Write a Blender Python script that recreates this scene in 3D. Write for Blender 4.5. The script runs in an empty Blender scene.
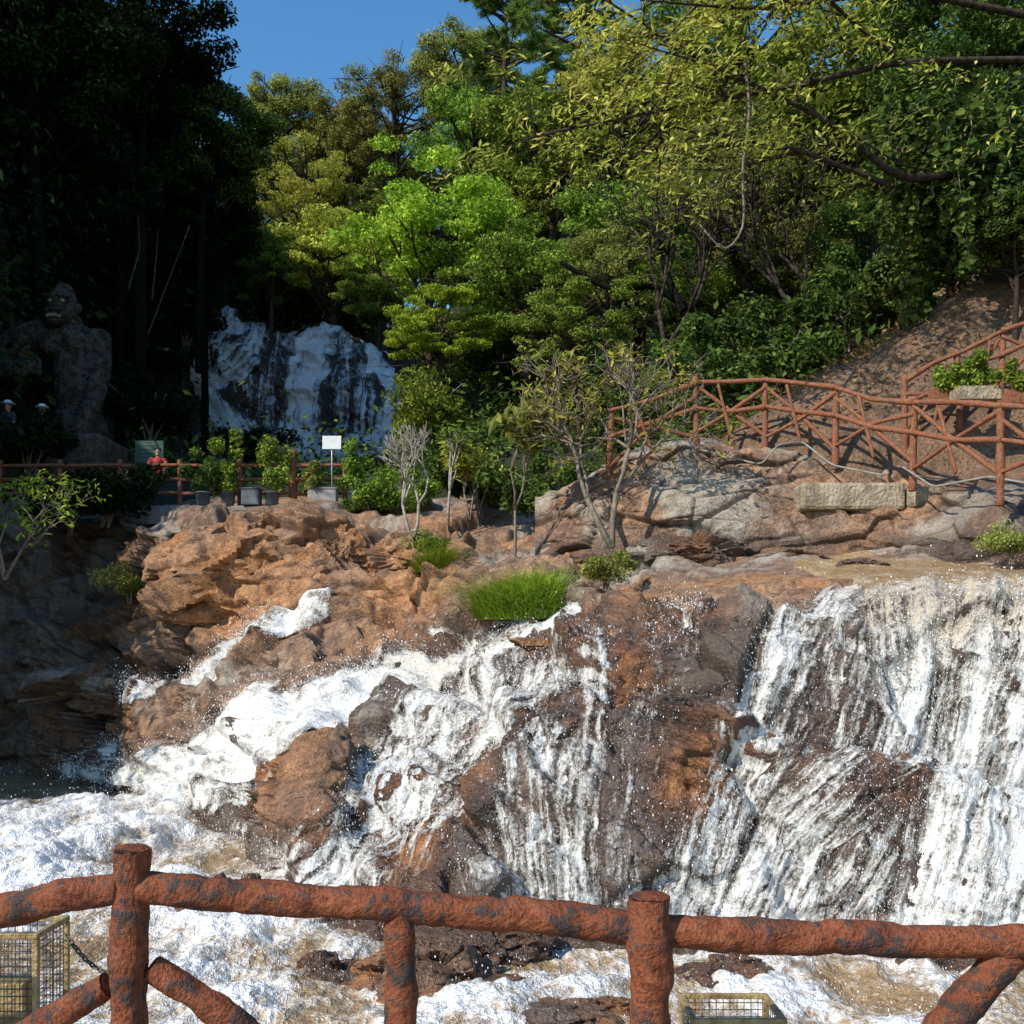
import bpy, math, random, numpy as np
from mathutils import Vector
random.seed(7); RNG=np.random.default_rng(7)
F=1000.0; H=660.0; CZ=1.6
C=bpy.context.scene.collection
def at(px,py,Y): return np.array([(px-512)/F*Y, Y, CZ-(py-H)/F*Y])
def ss(a,b,x):
    t=np.clip((np.asarray(x,float)-a)/(b-a),0,1); return t*t*(3-2*t)
# ---------------------------------------------------------------- noise
def h3(i,j,k,seed):
    n=(i.astype(np.int64)*73856093)^(j.astype(np.int64)*19349663)^(k.astype(np.int64)*83492791)^np.int64(seed*7919+13)
    n=n.astype(np.uint32)
    n=(n^(n>>np.uint32(15)))*np.uint32(2246822519); n=(n^(n>>np.uint32(13)))*np.uint32(3266489917); n=n^(n>>np.uint32(16))
    return (n&np.uint32(0xffffff)).astype(np.float32)/16777215.0
def vnoise(P,seed=0):
    Pf=np.floor(P); f=(P-Pf).astype(np.float32); f=f*f*(3-2*f); I=Pf.astype(np.int64)
    r=0
    for dx in (0,1):
        wx=f[:,0] if dx else 1-f[:,0]
        for dy in (0,1):
            wy=f[:,1] if dy else 1-f[:,1]
            for dz in (0,1):
                wz=f[:,2] if dz else 1-f[:,2]
                r=r+wx*wy*wz*h3(I[:,0]+dx,I[:,1]+dy,I[:,2]+dz,seed)
    return r-0.5
def fbm(P,o=4,seed=0):
    r=0;a=1.0
    for k in range(o):
        r=r+a*vnoise(P*(2.03**k)+k*7.3,seed+k); a*=.5
    return r
def facet(P,seed=0,tilt=.8):
    I=np.floor(P).astype(np.int64); n=len(P)
    best=np.full(n,9.,np.float32); sec=np.full(n,9.,np.float32); val=np.zeros(n,np.float32)
    for dx in (-1,0,1):
        for dy in (-1,0,1):
            for dz in (-1,0,1):
                a,b,c=I[:,0]+dx,I[:,1]+dy,I[:,2]+dz
                q=[a+h3(a,b,c,seed),b+h3(a,b,c,seed+1),c+h3(a,b,c,seed+2)]
                d=[P[:,m]-q[m] for m in range(3)]
                dist=d[0]**2+d[1]**2+d[2]**2
                v=h3(a,b,c,seed+3)-.5+tilt*sum(d[m]*(h3(a,b,c,seed+4+m)-.5)*2 for m in range(3))
                near=dist<best
                sec=np.where(near,best,np.minimum(sec,dist)); val=np.where(near,v,val); best=np.where(near,dist,best)
    return val,np.sqrt(sec)-np.sqrt(best)
# ---------------------------------------------------------------- meshes
def mesh_np(name,V,Q,smooth=True,attrs=None):
    me=bpy.data.meshes.new(name); V=np.asarray(V,np.float32); Q=np.asarray(Q,np.int32)
    me.vertices.add(len(V)); me.vertices.foreach_set('co',V.ravel())
    n=Q.shape[1]; me.loops.add(Q.size); me.loops.foreach_set('vertex_index',Q.ravel())
    me.polygons.add(len(Q)); me.polygons.foreach_set('loop_start',np.arange(0,Q.size,n,dtype=np.int32))
    me.update(calc_edges=True)
    me.polygons.foreach_set('use_smooth',np.full(len(Q),smooth))
    for k,a in (attrs or {}).items():
        if a.ndim==1:
            t=me.attributes.new(k,'FLOAT','POINT'); t.data.foreach_set('value',a.astype(np.float32))
        else:
            t=me.attributes.new(k,'FLOAT_VECTOR','POINT'); t.data.foreach_set('vector',a.astype(np.float32).ravel())
    me.update()
    return me
def wpos(o):
    v=np.zeros(3)
    while o: v+=np.array(o.location); o=o.parent
    return v
def link(name,me,m,parent=None,loc=None):
    o=bpy.data.objects.new(name,me); C.objects.link(o)
    if m: me.materials.append(m)
    if parent: o.parent=parent
    if loc is not None: o.location=loc
    return o
def tag(o,label=None,cat=None,group=None,kind=None):
    if label:o['label']=label
    if cat:o['category']=cat
    if group:o['group']=group
    if kind:o['kind']=kind
    return o
def empty(name,loc,label=None,cat=None,group=None):
    o=bpy.data.objects.new(name,None); C.objects.link(o); o.location=Vector([float(a) for a in loc]); o.empty_display_size=.1
    return tag(o,label,cat,group)
class MB:
    def __init__(s): s.V=[];s.Q=[];s.n=0
    def add(s,V,Q):
        V=np.asarray(V,float); s.V.append(V); s.Q.append(np.asarray(Q,int)+s.n); s.n+=len(V); return s
    def box(s,c,d,rz=0,R=None):
        v=np.array([[x,y,z] for x in(-.5,.5) for y in(-.5,.5) for z in(-.5,.5)])*np.array(d)
        if R is None:
            a,b=math.cos(rz),math.sin(rz); R=np.array([[a,-b,0],[b,a,0],[0,0,1]])
        return s.add(v@np.array(R).T+np.array(c),[[0,1,3,2],[4,6,7,5],[0,4,5,1],[2,3,7,6],[0,2,6,4],[1,5,7,3]])
    def tube(s,pts,rad,k=8,rough=0,seed=0,freq=8.,res=None):
        P=np.array(pts,float); rad=np.broadcast_to(np.array(rad,float),(len(P),)).copy()
        if res:
            L=np.r_[0,np.cumsum(np.linalg.norm(np.diff(P,axis=0),axis=1))]; t=np.linspace(0,L[-1],res)
            P=np.stack([np.interp(t,L,P[:,i]) for i in range(3)],1); rad=np.interp(t,L,rad)
            for _ in range(2): P[1:-1]=.25*P[:-2]+.5*P[1:-1]+.25*P[2:]
        T=np.gradient(P,axis=0); T/=np.linalg.norm(T,axis=1)[:,None]+1e-9
        u=np.cross(T[0],[0.13,0.21,.97] if abs(T[0][2])<.9 else [1,.1,0]); u/=np.linalg.norm(u)
        rings=[];a=np.arange(k)*2*np.pi/k
        def ring(p,u,v,r): return p+r*(np.cos(a)[:,None]*u+np.sin(a)[:,None]*v)
        for i in range(len(P)):
            u=u-T[i]*np.dot(u,T[i]); u/=np.linalg.norm(u)+1e-9; v=np.cross(T[i],u)
            if i==0: rings+= [ring(P[i],u,v,1e-4),ring(P[i],u,v,rad[i]*.8)]; 
            rings.append(ring(P[i]+(T[i]*rad[i]*.18 if i==0 else (-T[i]*rad[i]*.18 if i==len(P)-1 else 0)),u,v,rad[i]))
            if i==len(P)-1: rings+=[ring(P[i],u,v,rad[i]*.8),ring(P[i],u,v,1e-4)]
        V=np.concatenate(rings); n=len(rings)
        if rough:
            cen=np.repeat(np.array([r.mean(0) for r in rings]),k,0)
            V=V+(V-cen)*(rough*fbm(V*freq+seed*3.1,4,seed))[:,None]*2
        i=np.arange(n-1)[:,None]*k; j=np.arange(k)[None]; j2=(j+1)%k
        Q=np.stack([i+j,i+j2,i+k+j2,i+k+j],-1).reshape(-1,4)
        return s.add(V,Q)
    def ell(s,c,r,nu=20,nv=12,R=None,fn=None):
        th=np.linspace(0,2*np.pi,nu,endpoint=False); ph=np.linspace(1e-3,np.pi-1e-3,nv)
        V=np.stack([np.outer(np.sin(ph),np.cos(th)),np.outer(np.sin(ph),np.sin(th)),np.outer(np.cos(ph),np.ones(nu))],-1).reshape(-1,3)
        if fn is not None: V=fn(V)
        V=V*np.array(r)
        if R is not None: V=V@np.array(R).T
        i=np.arange(nv-1)[:,None]*nu; j=np.arange(nu)[None]; j2=(j+1)%nu
        return s.add(V+np.array(c),np.stack([i+j,i+nu+j,i+nu+j2,i+j2],-1).reshape(-1,4))
    def build(s,name,m,parent=None,smooth=True,bevel=0,origin=None):
        V=np.concatenate(s.V); Q=np.concatenate(s.Q)
        o0=wpos(parent) if parent else (np.array(origin) if origin is not None else np.zeros(3))
        me=mesh_np(name,V-o0,Q,smooth)
        o=link(name,me,m,parent)
        if parent is None and origin is not None: o.location=Vector([float(a) for a in origin])
        if bevel:
            b=o.modifiers.new('bevel','BEVEL'); b.width=bevel; b.segments=2; b.limit_method='ANGLE'
        return o
# ---------------------------------------------------------------- materials
def newmat(name):
    m=bpy.data.materials.new(name); m.use_nodes=True; nt=m.node_tree
    return m,nt,nt.nodes['Principled BSDF'],nt.nodes['Material Output']
def nd(nt,t,ins=None,**kw):
    n=nt.nodes.new(t)
    for k,v in kw.items(): setattr(n,k,v)
    for k,v in (ins or {}).items():
        if hasattr(v,'is_output'): nt.links.new(v,n.inputs[k])
        else: n.inputs[k].default_value=v
    return n
def ramp(nt,fac,stops):
    r=nt.nodes.new('ShaderNodeValToRGB'); e=r.color_ramp.elements
    e[0].position=stops[0][0]; e[0].color=(*stops[0][1],1); e[1].position=stops[-1][0]; e[1].color=(*stops[-1][1],1)
    for p,c in stops[1:-1]:
        x=e.new(p); x.color=(*c,1)
    nt.links.new(fac,r.inputs[0]); return r.outputs[0]
def mixc(nt,fac,a,b,mode='MIX'):
    n=nt.nodes.new('ShaderNodeMix'); n.data_type='RGBA'; n.blend_type=mode
    for k,v in ((0,fac),(6,a),(7,b)):
        if hasattr(v,'is_output'): nt.links.new(v,n.inputs[k])
        else: n.inputs[k].default_value=v if k==0 else (*v,1)
    return n.outputs[2]
def ma(nt,op,a,b=0.,c=0.):
    n=nt.nodes.new('ShaderNodeMath'); n.operation=op
    for k,v in enumerate((a,b,c)):
        if hasattr(v,'is_output'): nt.links.new(v,n.inputs[k])
        else: n.inputs[k].default_value=v
    return n.outputs[0]
def noise(nt,vec,scale,detail=3,rough=.6):
    return nd(nt,'ShaderNodeTexNoise',{'Vector':vec,'Scale':scale,'Detail':detail,'Roughness':rough}).outputs[0]
def bump(nt,h,st=.5,dist=.05):
    return nd(nt,'ShaderNodeBump',{'Height':h,'Strength':st,'Distance':dist}).outputs[0]
def attr(nt,n): return nd(nt,'ShaderNodeAttribute',attribute_name=n)
def simple(name,c1,c2,scale=6,rough=.8,b=.4,bs=30,metal=0,dist=.02):
    m,nt,p,o=newmat(name); co=nd(nt,'ShaderNodeTexCoord').outputs['Object']
    n=noise(nt,co,scale); nt.links.new(ramp(nt,n,[(.35,c1),(.65,c2)]),p.inputs['Base Color'])
    p.inputs['Roughness'].default_value=rough; p.inputs['Metallic'].default_value=metal
    if rough>=.9: p.inputs['Specular IOR Level'].default_value=.1
    nt.links.new(bump(nt,noise(nt,co,bs,2),b,dist),p.inputs['Normal']); return m
def leafmat(name,c1,c2,trans=.35,c3=None):
    m,nt,p,o=newmat(name); nt.nodes.remove(p)
    g=nd(nt,'ShaderNodeNewGeometry').outputs['Random Per Island']; co=nd(nt,'ShaderNodeTexCoord').outputs['Object']
    oi=nd(nt,'ShaderNodeObjectInfo').outputs['Random']
    f=ma(nt,'ADD',ma(nt,'MULTIPLY',g,.6),ma(nt,'MULTIPLY',noise(nt,co,.7,1),.6))
    st=[(.2,c1),(.85,c2)]
    if c3: st=[(.2,c1),(.7,c2),(.95,c3)]
    col=ramp(nt,f,st)
    hs=nd(nt,'ShaderNodeHueSaturation',{'Color':col,'Value':ma(nt,'ADD',ma(nt,'MULTIPLY',oi,.5),.95),'Hue':ma(nt,'ADD',ma(nt,'MULTIPLY',oi,.035),.479)}).outputs[0]
    df=nd(nt,'ShaderNodeBsdfDiffuse',{'Color':hs}).outputs[0]
    tr=nd(nt,'ShaderNodeBsdfTranslucent',{'Color':hs}).outputs[0]
    mx=nd(nt,'ShaderNodeMixShader',{0:trans,1:df,2:tr}).outputs[0]
    nt.links.new(mx,o.inputs[0]); return m
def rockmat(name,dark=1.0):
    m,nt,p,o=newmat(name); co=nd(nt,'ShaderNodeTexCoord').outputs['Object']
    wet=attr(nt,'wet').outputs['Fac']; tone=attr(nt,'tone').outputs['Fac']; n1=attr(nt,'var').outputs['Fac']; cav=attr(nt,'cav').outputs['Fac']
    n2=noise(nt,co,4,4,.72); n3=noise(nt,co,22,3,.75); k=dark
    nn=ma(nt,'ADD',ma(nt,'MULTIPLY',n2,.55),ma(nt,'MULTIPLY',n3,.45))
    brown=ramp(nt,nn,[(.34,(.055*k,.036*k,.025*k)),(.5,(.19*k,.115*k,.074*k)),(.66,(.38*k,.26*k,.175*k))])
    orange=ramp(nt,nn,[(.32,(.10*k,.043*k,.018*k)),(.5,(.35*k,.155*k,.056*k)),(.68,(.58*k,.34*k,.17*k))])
    grey=ramp(nt,nn,[(.34,(.13*k,.105*k,.085*k)),(.64,(.44*k,.365*k,.28*k))])
    cl=nd(nt,'ShaderNodeClamp',{0:ma(nt,'ADD',tone,ma(nt,'MULTIPLY',ma(nt,'ADD',n1,ma(nt,'SUBTRACT',n2,.5)),1.1))}).outputs[0]
    col=mixc(nt,cl,brown,orange)
    gf=nd(nt,'ShaderNodeMapRange',{0:ma(nt,'SUBTRACT',ma(nt,'ADD',ma(nt,'MULTIPLY',n1,-1.),ma(nt,'MULTIPLY',n2,.4)),tone),1:.2,2:.42}).outputs[0]
    col=mixc(nt,gf,col,grey)
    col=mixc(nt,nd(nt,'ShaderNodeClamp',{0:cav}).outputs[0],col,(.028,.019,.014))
    wf=nd(nt,'ShaderNodeClamp',{0:ma(nt,'ADD',wet,ma(nt,'MULTIPLY',ma(nt,'SUBTRACT',n2,.5),.8))}).outputs[0]
    wc=mixc(nt,.4,mixc(nt,1,col,(.44,.36,.32),'MULTIPLY'),(.045,.033,.029))
    wc=mixc(nt,ma(nt,'MULTIPLY',cl,.8),wc,mixc(nt,1,col,(.8,.58,.36),'MULTIPLY'))
    col=mixc(nt,wf,col,wc)
    nt.links.new(col,p.inputs['Base Color'])
    nt.links.new(nd(nt,'ShaderNodeMapRange',{0:wf,3:.85,4:.13}).outputs[0],p.inputs['Roughness'])
    nt.links.new(bump(nt,nn,1.,.11),p.inputs['Normal']); return m
def foammat(name,white=(.91,.89,.85),tan=(.52,.45,.36),us=18,vs=1.8,s2=3.0,s3=26,bd=.08,w3=.95,lo=.36,hi=1.08,w1=2.2,w2=1.2,wx=3.0,dw=1.2):
    m,nt,p,o=newmat(name); co=nd(nt,'ShaderNodeTexCoord').outputs['Object']
    d=attr(nt,'dens').outputs['Fac']; fl=attr(nt,'flow').outputs['Vector']; lip=attr(nt,'lip').outputs['Fac']
    n2n=nd(nt,'ShaderNodeTexNoise',{'Vector':co,'Scale':s2,'Detail':4,'Roughness':.75}); n2=n2n.outputs[0]
    fv=nd(nt,'ShaderNodeVectorMath',{0:fl,1:(us,vs,1)},operation='MULTIPLY').outputs[0]
    wv=nd(nt,'ShaderNodeVectorMath',{0:n2n.outputs[1],1:(wx,1.2,.6)},operation='MULTIPLY').outputs[0]
    fv=nd(nt,'ShaderNodeVectorMath',{0:fv,1:wv},operation='ADD').outputs[0]
    n1=noise(nt,fv,1.,4,.7); n3=noise(nt,co,s3,3,.78)
    a=ma(nt,'ADD',ma(nt,'MULTIPLY',d,dw),ma(nt,'MULTIPLY',ma(nt,'SUBTRACT',n1,.5),w1))
    a=ma(nt,'ADD',a,ma(nt,'MULTIPLY',ma(nt,'SUBTRACT',n2,.5),w2)); a=ma(nt,'ADD',a,ma(nt,'MULTIPLY',ma(nt,'SUBTRACT',n3,.5),w3))
    al=nd(nt,'ShaderNodeMapRange',{0:a,1:lo,2:hi},interpolation_type='SMOOTHSTEP').outputs[0]
    cf=nd(nt,'ShaderNodeMapRange',{0:a,1:.40,2:1.25}).outputs[0]
    w2c=mixc(nt,nd(nt,'ShaderNodeClamp',{0:ma(nt,'MULTIPLY',lip,ma(nt,'MULTIPLY',n1,1.8))}).outputs[0],white,(.58,.44,.27))
    nt.links.new(mixc(nt,cf,tan,w2c),p.inputs['Base Color']); p.inputs['Roughness'].default_value=.5
    nt.links.new(bump(nt,a,.65,bd),p.inputs['Normal'])
    tr=nd(nt,'ShaderNodeBsdfTransparent').outputs[0]
    nt.links.new(nd(nt,'ShaderNodeMixShader',{0:al,1:tr,2:p.outputs[0]}).outputs[0],o.inputs[0]); return m
def poolmat(name,c1,c2):
    m,nt,p,o=newmat(name); co=nd(nt,'ShaderNodeTexCoord').outputs['Object']
    cs=nd(nt,'ShaderNodeMapping',{'Vector':co,'Scale':(1.5,.9,1.)}).outputs[0]
    d=attr(nt,'dens').outputs['Fac']
    n1=noise(nt,cs,1.5,4,.7); n2=noise(nt,cs,7,3,.72); n3=noise(nt,co,24,2,.75)
    a=ma(nt,'ADD',d,ma(nt,'MULTIPLY',ma(nt,'SUBTRACT',n1,.5),1.8))
    a=ma(nt,'ADD',a,ma(nt,'MULTIPLY',ma(nt,'SUBTRACT',n2,.5),1.3)); a=ma(nt,'ADD',a,ma(nt,'MULTIPLY',ma(nt,'SUBTRACT',n3,.5),.9))
    al=nd(nt,'ShaderNodeMapRange',{0:a,1:.2,2:1.1},interpolation_type='SMOOTHSTEP').outputs[0]
    mud=ramp(nt,n1,[(.3,c1),(.7,c2)])
    nt.links.new(mixc(nt,al,mud,(.89,.87,.83)),p.inputs['Base Color'])
    nt.links.new(nd(nt,'ShaderNodeMapRange',{0:al,3:.12,4:.6}).outputs[0],p.inputs['Roughness'])
    nt.links.new(bump(nt,a,.65,.08),p.inputs['Normal']); return m
def logmat(name,red=(.235,.066,.026),red2=(.085,.025,.012),chip=(.022,.016,.014),amt=.49):
    m,nt,p,o=newmat(name); co=nd(nt,'ShaderNodeTexCoord').outputs['Object']
    n1=noise(nt,co,6,5,.72); n2=noise(nt,co,24,4,.72); n3=noise(nt,co,95,2,.7)
    nn=ma(nt,'ADD',ma(nt,'MULTIPLY',n2,.7),ma(nt,'MULTIPLY',n3,.3))
    base=ramp(nt,nn,[(.34,red2),(.5,red),(.66,(red[0]*1.5,red[1]*1.9,red[2]*2.2))])
    cf=nd(nt,'ShaderNodeMapRange',{0:ma(nt,'ADD',n1,ma(nt,'MULTIPLY',ma(nt,'SUBTRACT',n2,.5),.4)),1:amt,2:amt+.12}).outputs[0]
    chipc=ramp(nt,n2,[(.35,chip),(.7,(chip[0]*3.6,chip[1]*3.2,chip[2]*3.2))])
    nt.links.new(mixc(nt,cf,base,chipc),p.inputs['Base Color']); p.inputs['Roughness'].default_value=.75
    p.inputs['Specular IOR Level'].default_value=.25
    nt.links.new(bump(nt,ma(nt,'ADD',nn,ma(nt,'MULTIPLY',n1,.6)),1.,.022),p.inputs['Normal']); return m
M={}
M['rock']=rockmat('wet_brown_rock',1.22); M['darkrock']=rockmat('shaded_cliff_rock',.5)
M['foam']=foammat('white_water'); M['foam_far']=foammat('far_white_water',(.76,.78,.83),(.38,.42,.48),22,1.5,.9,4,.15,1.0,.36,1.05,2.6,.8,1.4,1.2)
M['pool']=poolmat('muddy_pool_water',(.28,.17,.08),(.46,.32,.17))
M['log']=logmat('red_painted_log'); M['farlog']=logmat('weathered_red_log',(.27,.10,.048),(.14,.048,.025),(.06,.048,.04),.57)
M['bark']=simple('dark_bark',(.03,.022,.017),(.085,.062,.046),9,.9,.8,30)
M['shadebark']=simple('shade_dark_bark',(.003,.003,.0025),(.011,.011,.008),9,.97,.8,30)  # bark taken near black: the shade is painted into its colour
M['palebark']=simple('pale_bark',(.22,.19,.15),(.42,.37,.30),12,.8,.5,40)
M['greybark']=simple('greybrown_bark',(.13,.10,.075),(.27,.21,.15),12,.85,.5,40)
M['concrete']=simple('grey_concrete',(.2,.185,.165),(.36,.34,.31),5,.85,.4,40)
M['tanstone']=simple('tan_stone',(.22,.165,.105),(.46,.37,.25),4,.85,.8,18,0,.06)
M['forestfloor']=simple('forest_floor',(.02,.018,.01),(.06,.045,.022),1.5,.95,.9,8,0,.15)
M['statue']=simple('grey_brown_statue_stone',(.035,.028,.022),(.13,.105,.085),5,.9,1.0,12,0,.2)
M['white']=simple('white_paint',(.72,.72,.70),(.82,.82,.8),8,.5,.1,40)
M['green_board']=simple('green_board_paint',(.01,.05,.028),(.018,.07,.04),6,.5,.1,40)
M['board_text']=simple('faded_board_lettering',(.05,.10,.07),(.09,.15,.11),20,.6,.1,40)
M['steel']=simple('dull_steel',(.25,.25,.26),(.42,.42,.43),10,.45,.2,60,.8)
M['rust']=simple('yellowed_rusty_iron',(.24,.15,.06),(.46,.34,.16),14,.6,.5,60,.2)
M['wire']=simple('dark_wire',(.05,.045,.04),(.16,.13,.09),20,.5,.2,60,.5)
M['skin']=simple('skin',(.35,.2,.13),(.45,.27,.18),10,.6,.1,40)
M['hair']=simple('black_hair',(.012,.01,.009),(.03,.025,.02),30,.5,.3,90)
M['red_cloth']=simple('red_cloth',(.35,.025,.025),(.5,.05,.04),12,.85,.3,60)
M['dark_cloth']=simple('dark_cloth',(.02,.022,.03),(.05,.05,.065),12,.85,.3,60)
M['hose']=simple('pale_grey_hose',(.18,.165,.14),(.32,.30,.26),8,.6,.2,40)
M['pot']=simple('blue_grey_pot',(.06,.075,.09),(.13,.15,.17),6,.6,.3,30)
M['water_drop']=simple('water_drop',(.88,.88,.87),(.93,.93,.91),5,.3,.0,10)
def hillmat():
    m,nt,p,o=newmat('brown_soil'); co=nd(nt,'ShaderNodeTexCoord').outputs['Object']; b_=attr(nt,'bare').outputs['Fac']
    n=noise(nt,co,2.5,5,.7); n3=noise(nt,co,16,3,.7)
    soil=ramp(nt,ma(nt,'ADD',ma(nt,'MULTIPLY',n,.5),ma(nt,'MULTIPLY',n3,.5)),[(.35,(.07,.04,.024)),(.65,(.38,.225,.13))]); fl=ramp(nt,n3,[(.3,(.012,.016,.006)),(.7,(.05,.06,.02))])
    nt.links.new(mixc(nt,b_,fl,soil),p.inputs['Base Color']); p.inputs['Roughness'].default_value=.95; nt.links.new(bump(nt,n3,.9,.15),p.inputs['Normal']); return m
M['soil']=hillmat()
L={}
L['dark']=leafmat('dark_evergreen_leaf',(.015,.03,.009),(.08,.125,.026),.28,(.17,.22,.05))
L['shade']=leafmat('shade_leaf',(.007,.013,.006),(.022,.036,.012),.15)  # leaf greens darkened so the colour itself carries the shade
L['mid']=leafmat('mid_green_leaf',(.03,.06,.012),(.19,.28,.04),.36,(.44,.48,.08))
L['bright']=leafmat('bright_green_leaf',(.06,.115,.014),(.32,.43,.04),.4,(.60,.64,.10))
L['yellow']=leafmat('yellow_green_leaf',(.10,.12,.022),(.42,.43,.07),.4,(.68,.62,.15))
L['olive']=leafmat('olive_leaf',(.05,.065,.018),(.26,.28,.062),.35,(.48,.46,.13))
L['pine']=leafmat('pine_needle',(.04,.08,.02),(.18,.25,.05),.25)
L['grass']=leafmat('grass_blade',(.09,.15,.015),(.28,.38,.035),.4)
L['dry']=leafmat('dry_leaf',(.14,.09,.035),(.36,.25,.11),.2)
# ---------------------------------------------------------------- grid surfaces from knots (column, list of (row, depth))
def blur(A,n,ax):
    for _ in range(n):
        B=np.moveaxis(A,ax,0).copy(); B[1:-1]=.25*B[:-2]+.5*B[1:-1]+.25*B[2:]; A=np.moveaxis(B,0,ax)
    return A
def surface(knots,cols,shares,bl=8):
    kc=np.array(sorted(knots)); K=np.array([knots[c] for c in kc],float)
    kk=K.shape[1]
    D=np.stack([[np.interp(cols,kc,K[:,i,j]) for j in range(2)] for i in range(kk)])
    rows=[]
    for i in range(kk-1):
        t=np.linspace(0,1,shares[i],endpoint=(i==kk-2))[:,None,None]
        rows.append(D[i][None]*(1-t)+D[i+1][None]*t)
    R=np.concatenate(rows); R=blur(blur(R,bl,0),bl,2)
    PY,Y=R[:,0],R[:,1]; PX=np.broadcast_to(cols,PY.shape)
    P=np.stack([(PX-512)/F*Y,Y,CZ-(PY-H)/F*Y],-1)
    du=np.gradient(P,axis=1); dv=np.gradient(P,axis=0); N=np.cross(du,dv); N/=np.linalg.norm(N,axis=-1,keepdims=True)+1e-9
    return P,N,PX,PY
def gridq(nr,nc,keep=None):
    i=np.arange(nr-1)[:,None]*nc; j=np.arange(nc-1)[None]
    Q=np.stack([i+j,i+j+1,i+nc+j+1,i+nc+j],-1).reshape(-1,4)
    if keep is not None:
        k=keep.ravel(); Q=Q[k[Q].any(1)]
    return Q
def compact(V,Q,attrs):
    u,inv=np.unique(Q,return_inverse=True); return V[u],inv.reshape(Q.shape),{k:a[u] for k,a in attrs.items()}
def streams_field(px,py,streams,wob=None,wk=.6):
    d=np.zeros(len(px)); fl=np.zeros((len(px),3))
    for si,(st,pts) in enumerate(streams):
        cum=0
        for (x0,y0,w0),(x1,y1,w1) in zip(pts[:-1],pts[1:]):
            L_=math.hypot(x1-x0,y1-y0); tx,ty=(x1-x0)/L_,(y1-y0)/L_
            a=(px-x0)*tx+(py-y0)*ty; lat=-(px-x0)*ty+(py-y0)*tx; t=np.clip(a/L_,0,1)
            dist=np.hypot(a-t*L_,lat); w=w0+(w1-w0)*t
            if wob is not None: dist=dist*(1+wk*wob)
            e=st*(1-ss(.3,1.25,dist/w)); b=e>d
            d=np.where(b,e,d); fl[b]=np.stack([lat[b]/100+si*3.7,(cum+a[b])/100,np.zeros(b.sum())],1)
            cum+=L_
    return d,fl
k0=(1090,6.3)
KN={-260:[k0,(850,13.9),(800,18.7),(772,22.8),(735,23.3),(690,23.6),(640,24),(590,24.4),(506,25.2),(500,33)],
 0:[k0,(850,13.9),(800,18.7),(772,22.8),(735,23.1),(690,23.5),(640,24),(590,24.4),(506,25.2),(500,33)],
 60:[k0,(850,13.9),(805,18),(778,22),(740,22.3),(690,22.8),(640,23.4),(585,24.2),(506,25.2),(500,33)],
 110:[k0,(850,13.9),(810,17.5),(785,20),(740,20.2),(715,20.5),(690,21.5),(640,22.5),(512,25.0),(504,33)],
 150:[k0,(870,12.8),(820,16.5),(790,18),(730,18.6),(702,19.3),(688,20.3),(655,21.3),(535,22.3),(508,30)],
 180:[k0,(880,12),(830,15.5),(790,17.5),(732,18),(700,18.6),(680,19.6),(650,20.6),(518,21.4),(508,29)],
 250:[k0,(930,9.8),(850,13.5),(790,15.5),(735,16.3),(695,17),(662,18.5),(642,19.6),(514,20.6),(500,28)],
 310:[k0,(930,9.6),(850,10.8),(775,11.6),(735,13.5),(690,15.5),(650,17),(620,19),(514,20.6),(500,28)],
 350:[k0,(940,9.3),(850,10.8),(775,11.8),(720,13.5),(680,15.3),(650,16.5),(610,19),(535,21),(500,28)],
 420:[k0,(960,8.9),(860,10.2),(780,11.4),(715,13),(680,14.2),(650,15.8),(610,18.5),(550,20.3),(498,28)],
 500:[k0,(970,8.8),(880,9.5),(790,10.4),(720,11.3),(680,12.3),(645,14.2),(605,16.8),(555,19.5),(498,28)],
 570:[k0,(970,8.8),(870,9.4),(780,10.1),(710,10.9),(670,11.9),(625,14),(590,16.5),(545,19),(495,28)],
 650:[k0,(970,8.7),(860,9.3),(770,10.0),(690,11.0),(650,11.9),(600,13.8),(568,16.5),(530,18),(505,28)],
 750:[k0,(970,8.6),(860,9.2),(750,10.0),(670,10.9),(625,11.8),(588,13.6),(568,15.5),(548,17.5),(520,28)],
 850:[k0,(970,8.6),(860,9.2),(750,10),(660,10.9),(610,11.8),(586,12.8),(570,15),(553,17.3),(525,28)],
 1000:[k0,(965,8.5),(850,9.2),(740,10),(650,10.8),(605,11.5),(584,12.2),(570,14.3),(554,16.5),(525,28)],
 1290:[k0,(965,8.5),(850,9.2),(740,10),(650,10.8),(605,11.5),(584,12.2),(570,14.3),(554,16.5),(525,28)]}
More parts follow.
